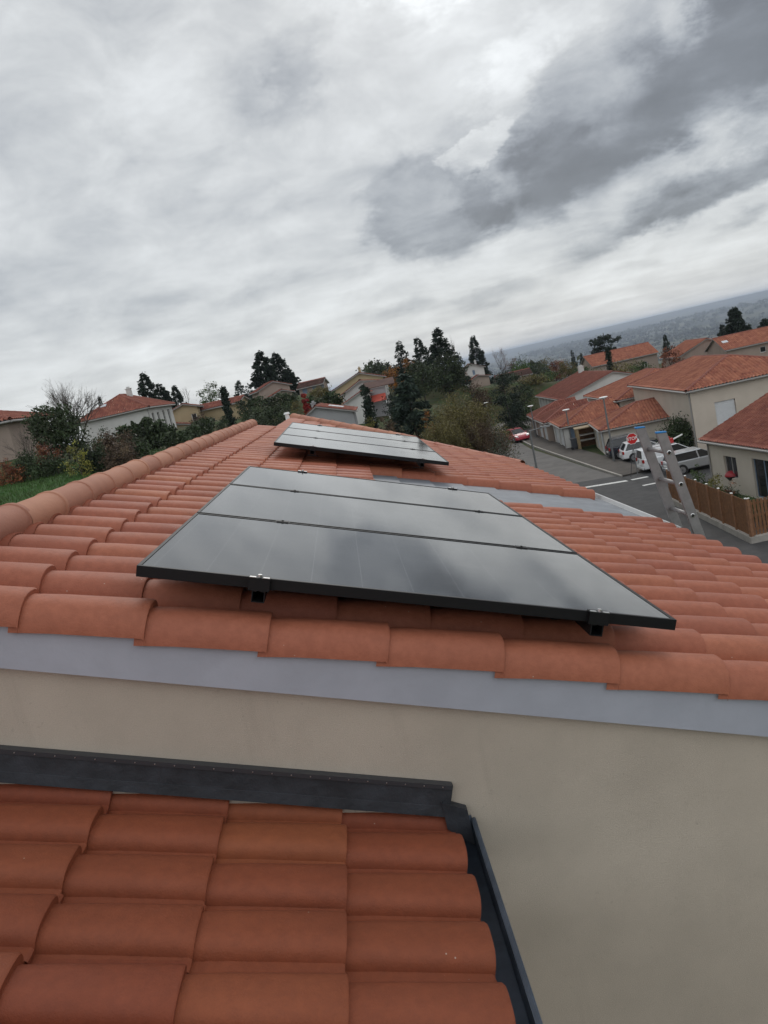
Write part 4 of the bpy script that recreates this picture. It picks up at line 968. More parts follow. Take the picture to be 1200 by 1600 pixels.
def conifer(name, x, y, h, w, m, label, cat, seed, group=None, flat=False, sparse=1.0, low=.06):
    r_ = np.random.default_rng(seed); root = plant_root(name, x, y, label, cat, group)
    C_, A_, T, S_ = [], [], [], []
    nw = int((12 if flat else 21)*max(1, min(1.5, h/9)))
    ll = max(.09, w*.036)
    for i in range(nw):
        t = low+(1-low)*(i+r_.uniform(-.3, .3))/nw; t = min(max(t, low), .985)
        prof_ = (1-t)**.75 if not flat else (.55+.45*math.sin(math.pi*min(1, t*1.05)))*(1 if t < .86 else .55)
        nb_ = r_.integers(7, 11)
        for b_ in range(nb_):
            if r_.random() > .93*sparse: continue
            a = r_.uniform(0, 6.283); L_ = w/2*prof_*r_.uniform(.55, 1.12)+.04*w
            k = max(6, int(62*sparse*min(1.5, L_/(w*.3))))
            f = np.sqrt(r_.uniform(.03, 1, k)); droop = (.10 if flat else .28)*r_.uniform(.4, 1.4)
            zz = t*h - droop*L_*f**1.3 + .14*L_*f**3
            side = r_.normal(0, .13, k)*L_*(1.1-f*.75)
            px = np.cos(a)*L_*f - np.sin(a)*side; py = np.sin(a)*L_*f + np.cos(a)*side
            C_.append(np.stack([px, py, zz+r_.normal(0, .018*h if not flat else .022*h, k)], 1))
            A_.append(np.tile([math.cos(a), math.sin(a), -.25], (k, 1))); T.append(np.full(k, r_.normal(0, .45))+r_.normal(0, .25, k)); S_.append(np.full(k, ll))
    # leader
    C_.append(np.stack([r_.normal(0, .008*w, 14), r_.normal(0, .008*w, 14), np.linspace(.93*h, h, 14)], 1)); A_.append(np.tile([0, 0, 1.], (14, 1))); T.append(np.zeros(14)); S_.append(np.full(14, ll*.6))
    P = np.concatenate(C_); A_ = np.concatenate(A_); T = np.concatenate(T)
    k = P[:, 2] > .03
    V, Q = leaves(P[k], np.concatenate(S_)[k], r_, .42, A_[k])
    m_ = MB(); m_.tube((0, 0, 0), (0, 0, h*.97), max(.05, h*.016), .012, 7); m_.build('trunk', BARK, root)
    quads('crown', V, Q, m, root, T[k])
    return root
def bare(name, x, y, h, w, label, cat, seed, depth=5, stems=1, leafm=None, group=None, thin=1.0, nleaf=5):
    r_ = random.Random(seed); root = plant_root(name, x, y, label, cat, group); m_ = MB(); tips = []
    def grow(p, d, l, r, k):
        q = p+d*l; mid = p+d*l*.5+Vector((r_.gauss(0, .05), r_.gauss(0, .05), r_.gauss(0, .02)))*l
        m_.tube(p, mid, r, r*.85, 5 if k > 2 else 3, False); m_.tube(mid, q, r*.85, r*.66, 5 if k > 2 else 3, False)
        if k <= 1: tips.append((q, d))
        if k == 0: return
        for _ in range(r_.choice((2, 3, 3))):
            nd = (d+Vector((r_.gauss(0, .42), r_.gauss(0, .42), r_.gauss(.10, .25)))).normalized()
            grow(q if r_.random() < .7 else mid, nd, l*r_.uniform(.62, .86), r*.6, k-1)
    r0 = h*.034*thin
    for s in range(stems):
        d = Vector((r_.gauss(0, .30 if stems > 1 else .05), r_.gauss(0, .30 if stems > 1 else .05), 1)).normalized()
        grow(Vector((r_.gauss(0, .02)*w, r_.gauss(0, .02)*w, 0)), d, h*.30, r0/(1 if stems == 1 else 1.6), depth)
    V = np.array(m_.v); zmax = V[:, 2].max(); rm = np.percentile(np.hypot(V[:, 0], V[:, 1]), 97)
    sx, sz = w/2/rm, h/zmax
    m_.v = [(a*sx, b*sx, c*sz) for a, b, c in m_.v]
    m_.build('branches', TWIG, root)
    if leafm:
        nr = np.random.default_rng(seed); P = []
        for q, d in tips:
            for _ in range(nleaf): P.append((q.x*sx+nr.normal(0, .025*w), q.y*sx+nr.normal(0, .025*w), q.z*sz+nr.normal(0, .03*h)))
        P = np.array(P); V, Q = leaves(P, max(.035, w*.011), nr); quads('foliage', V, Q, leafm, root, nr.normal(0, .5, len(Q)))
    return root
def hedge(x0, y0, x1, y1, h, th, m, label, seed, group=None, cat='hedge'):
    r_ = np.random.default_rng(seed); cx, cy = (x0+x1)/2, (y0+y1)/2; root = plant_root('hedge', cx, cy, label, cat, group)
    L_ = math.hypot(x1-x0, y1-y0); n = int(1500*min(3, L_*h/8)+500)
    s = r_.uniform(-.5, .5, n); P = np.stack([(x1-x0)*s, (y1-y0)*s, np.zeros(n)], 1)
    g0 = ground(cx+P[:, 0], cy+P[:, 1])-gz(cx, cy)
    nd = np.array([-(y1-y0), x1-x0, 0])/L_
    P = P+nd*r_.normal(0, th*.3, n)[:, None]
    wob = .10*np.sin(s*L_*2.1+seed)+.07*np.sin(s*L_*5.3)
    P[:, 2] = g0 + h*(1+wob)*r_.random(n)**.55 + r_.normal(0, .04, n)
    V, Q = leaves(P, .13 if h < 2.5 else .17, r_); 
    quads('foliage', V, Q, m, root, r_.normal(0, .35, n)+.5*np.sin(s*L_*1.7+seed))
    m_ = MB()
    for k in range(max(2, int(L_/1.2))):
        f = (k+.5)/max(2, int(L_/1.2))-.5; px, py = (x1-x0)*f, (y1-y0)*f; b_ = gz(cx+px, cy+py)-gz(cx, cy)
        m_.tube((px, py, b_-.1), (px, py, b_+h*.7), .03, .015, 5)
    m_.build('stem', BARK, root)
    return root
def P3(xt, yt, Y, wpx):          # surveyed top of a plant -> x, y, height over ground, width
    p = sight(xt, yt, Y); x, y = float(p[0]), float(p[1]); return x, y, max(.5, float(p[2])-gz(x, y)), wpx*Y/1200*1.04
sd_ = [100]
def nxt(): sd_[0] += 1; return sd_[0]
def BL(name, xt, yt, Y, wpx, m, label, cat='tree', **k):
    x, y, h, w = P3(xt, yt, Y, wpx); return broadleaf(name, x, y, h, w, m, label, cat, nxt(), **k)
def CO(xt, yt, Y, wpx, m, label, name='conifer', **k):
    x, y, h, w = P3(xt, yt, Y, wpx); return conifer(name, x, y, h, w*1.35, m, label, 'tree', nxt(), **k)
def BA(name, xt, yt, Y, wpx, label, cat='tree', **k):
    x, y, h, w = P3(xt, yt, Y, wpx); return bare(name, x, y, h, w, label, cat, nxt(), **k)
def HE(p0, p1, m, label, th=.9, **k):       # (xt, yt, Y) at both ends
    a, b = sight(*p0), sight(*p1); h = max(.6, (a[2]+b[2])/2-gz((a[0]+b[0])/2, (a[1]+b[1])/2)); return hedge(float(a[0]), float(a[1]), float(b[0]), float(b[1]), float(h), th, m, label, nxt(), **k)
SH = dict(shape='shrub', cat='shrub')
# left garden
BA('bare_tree', 90, 583, 72, 92, 'bare fan-shaped tree on the skyline left of the white house', depth=6, stems=6, thin=.8)
BL('tree', 66, 617, 43, 74, L_DARK, 'dark bushy tree in front of the pinkish beige house corner', low=.1, dens=1.5)
BL('tree', 94, 640, 44, 56, L_DARK, 'lower dark tree beside the bushy one, right of its olive top', low=.1, dens=1.2)
BL('shrub', 84, 632, 45, 30, L_OLIVE, 'olive topped shrub between the bare tree and the dark bushy tree', dens=.7, low=.4)
BL('shrub', 66, 679, 37, 46, L_RUST, 'orange red autumn shrub below the dark bushy tree', dens=.9, **SH)
BL('shrub', 6, 716, 35.4, 50, L_RUST, 'rusty orange shrub at the left edge above the ridge', **SH)
BA('bare_shrub', 22, 655, 41, 60, 'bare twiggy shrub against the pinkish beige wall', 'shrub', depth=4, stems=6, thin=.4)
BL('shrub', 113, 688, 32.5, 42, L_YELLOW, 'yellow green shrub in front of the small white shelter', dens=.7, **SH)
BL('shrub', 40, 704, 36, 56, L_DARK, 'dark low shrub at the lawn edge, leftmost of three', dens=1.2, **SH)
BL('shrub', 82, 708, 36, 50, L_DARK, 'dark low shrub at the lawn edge, middle of three', dens=1.2, **SH)
BL('shrub', 134, 700, 33.5, 40, L_CON, 'dark low shrub at the lawn edge, next to the brown hedge', dens=1.2, **SH)
BL('shrub', 168, 676, 35.7, 62, L_BROWN, 'purplish brown shrub left of the green hedge', dens=1.4, **SH)
BL('shrub', 154, 664, 57, 34, L_DARK, 'dark green shrub under the white house wall', dens=1.2, **SH)
BL('shrub', 205, 684, 38.0, 56, L_DARK, 'dark green shrub just above the ridge tiles', dens=1.3, **SH)
BL('shrub', 192, 671, 46, 34, L_BROWN, 'brown shrub behind the dark one above the ridge', dens=1.0, **SH)
BL('shrub', 148, 690, 33.5, 50, L_DARK, 'dark green shrub between the brown shrub and the lawn', dens=1.3, **SH)
BL('shrub', 180, 692, 33, 60, L_BROWN, 'brown shrub hugging the ridge line below the dark hedge', dens=1.2, **SH)
HE((182, 668, 62), (268, 664, 60), L_DARK, 'dark green clipped hedge below the white house')
HE((205, 658, 70), (236, 655, 70), L_DARK, 'taller green hedge block beside the narrow white shutters')
HE((258, 676, 56), (330, 664, 68), L_DARK, 'long low green hedge below the tan house')
BL('shrub', 308, 645, 82, 34, L_BROWN, 'dry tan shrub before the long tan wing', dens=.8, **SH)
BL('shrub', 345, 650, 72, 26, L_DARK, 'dark shrub at the foot of the thin cypress', **SH)
BL('cypress', 347.5, 607, 76, 9.5, L_CON, 'thin dark cypress leaning over the tan wing', shape='column', dens=1.6, low=.02, size=.11, sig=.5)
for a in [(222, 581, 115, 46, 'broad dark conifer behind the white house roof'), (247, 598, 118, 40, 'lower dark conifer touching the broad one behind the white house'),
          (271, 602, 128, 30, 'small dark conifer between the white house and the tan house'), (154, 618, 110, 17, 'little spiky conifer peeping over the red roof slope')]:
    CO(a[0], a[1], a[2], a[3], L_CON, a[4])
BL('tree', 321, 596, 122, 36, L_GREEN, 'light green tree rising behind the brown tan-house roof', low=.2)
BA('bare_tree', 343, 598, 126, 28, 'thin bare tree behind the light green tree', depth=5, thin=.5)
BA('bare_tree', 286, 603, 130, 18, 'small bare tree right of the small dark conifer', depth=5, thin=.5)
CO(371, 594, 135, 30, L_CON2, 'greyish loose conifer left of the tall conifer pair', sparse=.6)
CO(386, 598, 130, 22, L_CON2, 'smaller greyish conifer touching the tall pair', sparse=.6)
CO(404, 547, 138, 46, L_CON, 'tall dark conifer, left one of the skyline pair')
CO(428, 550, 142, 46, L_CON, 'tall dark conifer, right one of the skyline pair', sparse=.85)
CO(448, 574, 140, 34, L_CON, 'shorter conifer at the right foot of the skyline pair', sparse=.8)
HE((368, 624, 90), (462, 616, 94), L_DARK, 'long tall dark hedge below the beige gabled house', th=1.4)
BL('tree', 390, 634, 62, 42, L_DARK, 'dark olive tree left in the dip behind the ridge end', low=.1, dens=1.2)
BL('tree', 424, 630, 64, 46, L_DARK, 'dark rounded tree in the dip under the long hedge', low=.1, dens=1.2)
BL('shrub', 398, 648, 50, 52, L_GREY, 'grey green bush right behind the ridge end', dens=1.3, **SH)
BL('shrub', 437, 644, 54, 44, L_DARK, 'dark bush left of the blue grey house', dens=1.3, **SH)
BL('tree', 459, 624, 74, 22, L_OLIVE, 'small yellow green tree next to the bright red one', low=.1)
BL('tree', 474, 616, 76, 13, L_RED, 'slim bright red autumn tree above the blue grey house', shape='column', low=.1, size=.12)
BL('tree', 497, 605, 100, 34, L_OLIVE, 'yellow green tree below the dark brown roofed house', low=.1)
HE((478, 627, 80), (528, 618, 84), L_DARK, 'dark hedge between the red tree and the stepped white houses', th=1.2)
BL('cypress', 568, 603, 72, 13, L_CON, 'slim dark cypress in front of the lowest white house', shape='column', dens=1.5, low=.02, size=.12, sig=.45)
BL('pine_tree', 580, 570, 150, 50, L_DARK, 'flat topped dark pine behind the yellowish house', low=.5)
BL('shrub', 575, 651, 62, 24, L_YELLOW, 'yellow shrub right of the blue grey house', **SH)
BL('shrub', 600, 650, 60, 40, L_BROWN, 'brown scrub below the red awning', **SH)
BL('tree', 608, 570, 108, 34, L_ORANGE, 'bright orange tree beside the yellowish house', low=.3, dens=.8)
BL('tree', 634, 555, 122, 20, L_ORANGE, 'smaller orange tree among the dark conifers', low=.4, dens=.7)
# wooded knoll in the middle
for a in [(622, 531, 128, 34, .8, 'ragged dark conifer, leftmost on the wooded knoll'), (651, 526, 124, 38, .75, 'dark conifer left of the tallest one on the knoll'), (681, 512, 120, 52, .95, 'tallest dark conifer on the wooded knoll'),
          (706, 538, 123, 34, .45, 'sparse conifer right of the tallest one'), (738, 525, 168, 34, .9, 'broad dark conifer behind the small white gabled house')]:
    CO(a[0], a[1], a[2], a[3], L_CON, a[5], sparse=a[4])
BA('bare_tree', 704, 520, 119, 16, 'thin bare leaning trunk above the sparse conifer', depth=4, thin=.6)
BL('tree', 690, 556, 112, 62, L_DARK, 'dark broad tree under the tallest conifer', low=.1, dens=1.3)
BL('tree', 652, 566, 108, 56, L_DARK, 'dark broad tree right of the bright orange tree', low=.1, dens=1.3)
CO(630, 583, 60, 70, L_CON2, 'big near blue green cedar with drooping boughs beside the stepped houses')
BL('tree', 610, 600, 64, 40, L_CON, 'dark dense tree at the left side of the blue green cedar', low=.05, dens=1.2)
BL('shrub', 700, 584, 122, 56, L_RUST, 'russet hedge-like shrub left of the small white gabled house', dens=1.2, **SH)
BL('shrub', 738, 597, 118, 50, L_BROWN, 'brown shrub below the small white gabled house', dens=1.2, **SH)
BA('willow', 712, 606, 43, 120, 'large thin olive willow in front of the grassy slope', depth=6, stems=11, leafm=L_OLIVE, thin=.30, nleaf=5)
BA('willow', 685, 640, 40, 84, 'lower olive willow left of the large one', depth=6, stems=9, leafm=L_OLIVE, thin=.30, nleaf=5)
BA('willow', 742, 640, 41, 70, 'lower brownish willow right of the large one', depth=6, stems=9, leafm=L_BROWN, thin=.30, nleaf=5)
BL('shrub', 664, 634, 48, 18, L_ORANGE, 'small orange shrub between the cedar and the willow', dens=.5, low=.3)
BA('bare_shrub', 775, 664, 30, 62, 'sparse green leaved sapling over the road edge', 'shrub', depth=5, stems=4, leafm=L_GREY, thin=.4, nleaf=3)
BL('tree', 782, 576, 98, 46, L_CON, 'dense black green tree by the far bend of the road', low=.05, dens=1.5)
BL('shrub', 800, 625, 100, 44, L_DARK, 'dark shrub at the foot of the black green tree', dens=1.2, **SH)
BL('shrub', 824, 632, 112, 36, L_GREEN, 'round green bush by the road end', dens=1.2, **SH)
BA('bare_tree', 776, 543, 175, 36, 'reddish bare tree above the dense black green tree', depth=6, thin=.5, leafm=L_RUST, nleaf=2)
mid = [(812, 563, 170, 44, L_BRIGHT, 'bright green round tree right of the black green one'), (836, 566, 168, 36, L_DARK, 'dark round tree beside the bright green one'), (800, 560, 205, 30, L_BROWN, 'brown tree behind the bright green one'),
       (850, 560, 190, 36, L_OLIVE, 'olive tree in the middle of the belt beyond the pale house'), (868, 563, 180, 34, L_RUST, 'rusty orange tree above the white chimney'), (884, 566, 170, 34, L_OLIVE, 'olive tree right of the rusty one'),
       (905, 572, 150, 34, L_GREEN, 'green tree left of the distant beige house'), (960, 562, 112, 44, L_OLIVE, 'pale olive tree below the distant beige house'), (928, 575, 118, 40, L_OLIVE, 'olive tree just left of the thin cypress'),
       (1000, 562, 108, 40, L_GREEN, 'green tree between two orange roofs'), (985, 560, 116, 36, L_OLIVE, 'olive tree beside the green one between roofs'), (1044, 541, 118, 40, L_RUST, 'russet tree above the large orange roof'),
       (1076, 532, 150, 40, L_DARK, 'round dark tree behind the square chimney'), (1072, 537, 140, 22, L_ORANGE, 'orange tree tucked in front of the round dark one'), (790, 585, 140, 40, L_DARK, 'dark tree below the brown wall-like roof'),
       (832, 590, 135, 46, L_OLIVE, 'wide olive shrubbery tree behind the pale long house'), (815, 600, 128, 40, L_DARK, 'dark low tree by the road bend'), (850, 585, 140, 40, L_GREEN, 'green tree behind the reddish brown gable')]
for xt, yt, Y, w, m_, lab in mid: BL('tree', xt, yt, Y, w, m_, lab, low=.1)
CO(942, 520, 165, 38, L_CON, 'flat layered cedar standing over the distant beige house', name='cedar', flat=True)
BL('cypress', 948, 541, 122, 8, L_CON, 'thin dark cypress in front of the distant beige house', shape='column', dens=1.4, low=.02, size=.14, sig=.5)
for a in [(893, 546, 190, 12, 'small thin conifer left of the flat layered cedar'), (907, 551, 190, 12, 'second small thin conifer beside the flat layered cedar'), (1038, 521, 145, 18, 'small conifer behind the russet tree'),
          (1145, 480, 150, 52, 'tall dark conifer over the valley near the right edge'), (1196, 497, 150, 48, 'dark conifer cut by the right edge'), (1128, 506, 165, 26, 'smaller conifer left of the tall one over the valley')]:
    CO(a[0], a[1], a[2], a[3], L_CON, a[4])
for xt, yt, Y, w, lab in [(990, 528, 210, 26, 'bare tree in the belt right of the cedar'), (1008, 528, 205, 22, 'second bare tree right of the cedar'), (812, 548, 215, 26, 'bare tree before the blue hills')]:
    BA('bare_tree', xt, yt, Y, w, lab, depth=5, thin=.5)
# gardens by the parked cars and behind the wooden fence
BL('ivy_bush', 1057, 654, 58.3, 58, L_DARK, 'large dark ivy bush against the cream house beside the cars', cat='bush', shape='oval', low=.0, dens=1.9, sig=.25, hollow=.1)
BL('shrub', 1086, 724, 42, 32, L_GREEN, 'green shrub behind the fence nearest the silver car', dens=.9, **SH)
BL('shrub', 1116, 740, 39.5, 32, L_YELLOW, 'yellow shrub behind the wooden fence', dens=.9, **SH)
BL('shrub', 1142, 752, 37.5, 36, L_RUST, 'dark reddish flowering shrub under the window', dens=.5, **SH)
BL('shrub', 1136, 757, 38, 40, L_DARK, 'dark green shrub around the reddish flowers', dens=.8, **SH)
BL('shrub', 1165, 766, 35.5, 34, L_GREEN, 'green shrub by the fence corner', dens=1.0, **SH)
BL('shrub', 1193, 778, 34, 26, L_BROWN, 'dry tan grassy shrub at the right edge', dens=.7, **SH)
r_ = np.random.default_rng(11); n = 26000
gx, gy = r_.uniform(-23, -8.5, n), r_.uniform(17, 44, n); dn = np.hypot(gx+13, gy-30); k = dn < r_.uniform(9, 15, n); gx, gy = gx[k], gy[k]
P = np.stack([gx, gy, ground(gx, gy)+.035], 1); V, Q = leaves(P, np.full(len(P), .085), r_, .16, np.tile([0, 0, 1.6], (len(P), 1)))
gr_ = quads('grass', V, Q, leafmat('grass_blades', (.040, .098, .020), (.060, .095, .026), .5), None, r_.normal(0, .6, len(Q))+.5*np.sin(P[:, 0]*.9)*np.sin(P[:, 1]*.7)); tag(gr_, kind='stuff')
# far wood on the valley side: reads as one mass
r_ = np.random.default_rng(5); n = 15000
a_ = np.radians(r_.uniform(3, 50, n)); R0 = 230*np.exp(r_.random(n)**.8*np.log(9500/230)); xx, yy = R0*np.sin(a_), R0*np.cos(a_)
sc_ = 60+R0*.06
cl_ = np.sin(xx/sc_*1.3+yy/sc_*.5)+np.sin(yy/sc_*1.1-xx/sc_*.7+2)+.7*np.sin(xx/sc_*3.1+yy/sc_*2.3) + r_.normal(0, .5, n); k = cl_ > -.1; xx, yy, R0 = xx[k], yy[k], R0[k]
zz = ground(xx, yy); hh = r_.uniform(5, 12, len(xx))*(1+R0/6000); PP, SS, TT = [], [], []
for i in range(len(xx)):
    q = 60 if R0[i] < 450 else 26 if R0[i] < 1000 else 10
    u = r_.normal(size=(q, 3)); u /= np.linalg.norm(u, axis=1, keepdims=True)
    wd_ = hh[i]*(.42 if R0[i] < 1000 else .42+R0[i]/7000)
    PP.append(np.array([xx[i], yy[i], zz[i]+hh[i]*.45])+u*(r_.random((q, 1))**.4)*[wd_, wd_, hh[i]*.5]); SS.append(np.full(q, wd_*(.2 if q == 60 else .32 if q == 26 else .5))); TT.append(np.full(q, r_.normal(0, .8))+r_.normal(0, .2, q))
V, Q = leaves(np.concatenate(PP), np.concatenate(SS), r_, .8)
wd = quads('woodland', V, Q, leafmat('far_wood', (.060, .056, .032), (.028, .038, .024), .5), None, np.concatenate(TT)); tag(wd, kind='stuff')

# ------------------------------------------------------------------ vehicles
def car(x, y, z, yaw, paint, label, Lc=4.2, Wc=1.76, Hc=1.48, kind='hatch'):
    root = empty('parked_car' if kind != 'van' else 'parked_van', (x, y, z), R(yaw), label, 'car' if kind != 'van' else 'van')
    h, w = Lc/2, Wc/2; bl = Hc*.62
    gh = {'hatch': [(-h+.10, bl), (-h+.42, Hc-.03), (h-2.05, Hc), (h-1.05, bl+.02)], 'suv': [(-h+.08, bl), (-h+.38, Hc-.04), (h-2.1, Hc), (h-1.25, bl+.02)],
          'van': [(-h+.03, bl), (-h+.12, Hc-.02), (h-1.75, Hc), (h-.75, bl+.02)], 'sedan': [(-h+.55, bl), (-h+1.25, Hc-.03), (h-2.0, Hc), (h-1.05, bl+.02)]}[kind]
    hood = gh[3][0]
    side = [(-h+.06, .30), (-h, .48), (-h+.02, .80), (-h+.07, bl), (hood, bl+.02), (h-.35, bl-.12), (h-.06, bl-.27), (h, .50), (h-.06, .27)]
    m_ = MB(); m_.prism([(a, -w, b) for a, b in side], (0, 2*w, 0)); body = m_.build('body', paint, root, bevel=.06)
    def rings(inset, wi0, wi1):
        q = [(gh[0][0]+inset, gh[0][1]), (gh[1][0]+inset*.8, gh[1][1]-inset), (gh[2][0]-inset*.5, gh[2][1]-inset), (gh[3][0]-inset, gh[3][1])]
        lo, hi = [q[0], q[3]], [q[1], q[2]]
        return [(lo[0][0], -wi0, lo[0][1]-.01), (lo[1][0], -wi0, lo[1][1]-.01), (lo[1][0], wi0, lo[1][1]-.01), (lo[0][0], wi0, lo[0][1]-.01),
                (hi[0][0], -wi1, hi[0][1]), (hi[1][0], -wi1, hi[1][1]), (hi[1][0], wi1, hi[1][1]), (hi[0][0], wi1, hi[0][1])]
    m_ = MB(); m_.hexa(rings(.03, w-.09, w-.23)); m_.build('windows', CARGLASS, root, bevel=.03)
    # roof and pillars in body paint
    m_ = MB(); (x1, z1), (x2, z2) = gh[1], gh[2]; wt = w-.20
    m_.hexa([(x1-.03, -wt, z1-.045), (x2+.06, -wt, z2-.05), (x2+.06, wt, z2-.05), (x1-.03, wt, z1-.045), (x1+.05, -wt+.07, z1+.02), (x2-.04, -wt+.07, z2+.012), (x2-.04, wt-.07, z2+.012), (x1+.05, wt-.07, z1+.02)])
    rf = m_.build('roof', paint, root, bevel=.015)
    for s in (-1, 1):
        m_ = MB()
        def bar(p, q, wd):
            (a, b), (c, d_) = p, q; y0, y1 = s*(w-.085), s*(w-.215)
            m_.hexa([(a-wd, y0-.012, b), (a+wd, y0-.012, b), (a+wd, y0+.012, b), (a-wd, y0+.012, b), (c-wd, y1-.012, d_), (c+wd, y1-.012, d_), (c+wd, y1+.012, d_), (c-wd, y1+.012, d_)])
        bar((gh[0][0]+.05, bl-.01), (gh[1][0]+.04, gh[1][1]-.02), .075 if kind != 'van' else .10)
        bar((gh[3][0]-.04, bl), (gh[2][0]+.02, gh[2][1]-.02), .04)
        bar((-.15, bl), (-.22, Hc-.03), .04)
        if kind == 'van':            # blind cargo side
            a, b = (gh[0][0]+.05, bl-.01), (-.35, bl-.01); y0, y1 = s*(w-.080), s*(w-.212)
            m_.hexa([(a[0], y0-.01, a[1]), (b[0], y0-.01, b[1]), (b[0], y0+.01, b[1]), (a[0], y0+.01, a[1]), (gh[1][0]+.02, y1-.01, Hc-.06), (-.40, y1-.01, Hc-.05), (-.40, y1+.01, Hc-.05), (gh[1][0]+.02, y1+.01, Hc-.06)])
        m_.build('pillar', paint, root)
    m_ = MB()
    for xe, sgn in ((-h, -1), (h, 1)): m_.box((min(xe-.03*(-sgn if sgn < 0 else 1)*0-.035, xe+.035), -w+.10, .28), (max(xe+.035, xe-.035), w-.10, .47))
    m_.build('bumper', PLASTIC if kind == 'suv' else paint, root, bevel=.03)
    rw = .33 if kind in ('suv', 'van') else .305
    for sx in (-h+.78, h-.82):
        for s in (-1, 1):
            t_ = MB(); t_.tube((sx, s*(w-.10), rw+.015), (sx, s*(w+.004), rw+.015), rw+.055, n=22); ar = t_.build('wheel_arch', PLASTIC, root)
            t_ = MB(); t_.tube((sx, s*(w-.19), rw), (sx, s*(w+.012), rw), rw, n=24); wh = t_.build('wheel', RUBBER, root, bevel=.02)
            t_ = MB(); yy = s*(w+.018)
            for i in range(10):
                a = i*math.pi/5; ca, sa = math.cos(a), math.sin(a); p_ = Vector((-sa, 0, ca))*.035
                c0, c1 = Vector((sx, yy, rw))+Vector((ca, 0, sa))*.03, Vector((sx, yy, rw))+Vector((ca, 0, sa))*(rw*.66)
                t_.prism([c0-p_, c1-p_*1.2, c1+p_*1.2, c0+p_], (0, -s*.01, 0))
            for i in range(20):
                a0, a1 = i*math.pi/10, (i+1)*math.pi/10; f_ = lambda a, r: (sx+r*math.cos(a), yy, rw+r*math.sin(a))
                t_.add([f_(a0, rw*.62), f_(a1, rw*.62), f_(a1, rw*.72), f_(a0, rw*.72)], [(0, 1, 2, 3)])
            t_.build('rim', RIM, wh)
    for s in (-1, 1):
        t_ = MB(); t_.hexa([(h-.30, s*(w-.34)-.17*0, bl-.27), (h-.02, s*(w-.34), bl-.33), (h-.10, s*(w-.015), bl-.30), (h-.34, s*(w-.012), bl-.22), (h-.34, s*(w-.34), bl-.13), (h-.10, s*(w-.34), bl-.22), (h-.16, s*(w-.015), bl-.18), (h-.38, s*(w-.012), bl-.11)])
        t_.build('headlight', LAMP_CLEAR, root)
        t_ = MB(); a, b = (-h-.006, -h+.12); t_.box((a, min(s*(w-.30), s*(w+.004)), bl-.26), (b, max(s*(w-.30), s*(w+.004)), bl-.02)); t_.build('tail_light', LAMP_RED, root, bevel=.02)
        t_ = MB(); t_.box((hood-.42, min(s*(w-.02), s*(w+.17)), bl-.03), (hood-.25, max(s*(w-.02), s*(w+.17)), bl+.11)); t_.build('mirror', paint, root, bevel=.03)
    t_ = MB(); t_.box((-h-.042, -.26, .55), (-h-.005, .26, .66)); t_.build('number_plate', WHITE, root)
    if kind in ('suv', 'van'):
        for s in (-1, 1):
            t_ = MB(); t_.tube((x1+.2, s*(wt-.08), Hc+.05), (x2-.1, s*(wt-.08), Hc+.06), .02); t_.build('roof_rail', ALU, rf)
    return root
car(22.95, 62.0, Z0+.004, -10, PAINT_DARK, 'black suv against the nearest garage wall', 4.35, 1.84, 1.66, 'suv')
car(22.85, 59.3, Z0+.004, -9, PAINT_WHITE, 'white hatchback between the black suv and the white van', 3.95, 1.72, 1.48, 'hatch')
van = car(22.15, 53.3, Z0+.004, -5, PAINT_WHITE, 'white van half hidden by the ladder, small emblem on its back', 4.35, 1.76, 1.66, 'van')
m_ = MB(); m_.tube((-2.184, .35, .78), (-2.177, .35, .78), .16, n=18); m_.build('emblem', mat('emblem_grey', (.12, .14, .17), .5), van)
m_ = MB(); m_.tube((-2.190, .35, .78), (-2.1845, .35, .78), .10, n=18); m_.build('emblem', WHITE, van)
car(22.75, 50.4, Z0+.004, -4, PAINT_SILVER, 'silver car nearest the wooden fence, dark lower body', 4.3, 1.75, 1.45, 'hatch')
car(19.55, 89.3, Z0+.02, -84, PAINT_RED, 'dark red car parked by the kerb at the far bend', 3.95, 1.70, 1.46, 'hatch')
# red item and white bar over the van roof
rb = empty('roof_load', (22.4, 53.27, Z0+1.67), R(-5), 'red can strapped beside a white tube on the white van roof', 'roof load')
m_ = MB(); m_.tube((-.25, .2, .06), (.9, .2, .40), .055, n=12); m_.build('white_tube', WHITE, rb)
m_ = MB(); m_.box((-.32, -.16, .0), (.12, .16, .34)); m_.tube((-.12, 0, .34), (-.12, 0, .50), .06, .05, 10); m_.build('red_can', RED, rb, bevel=.03)

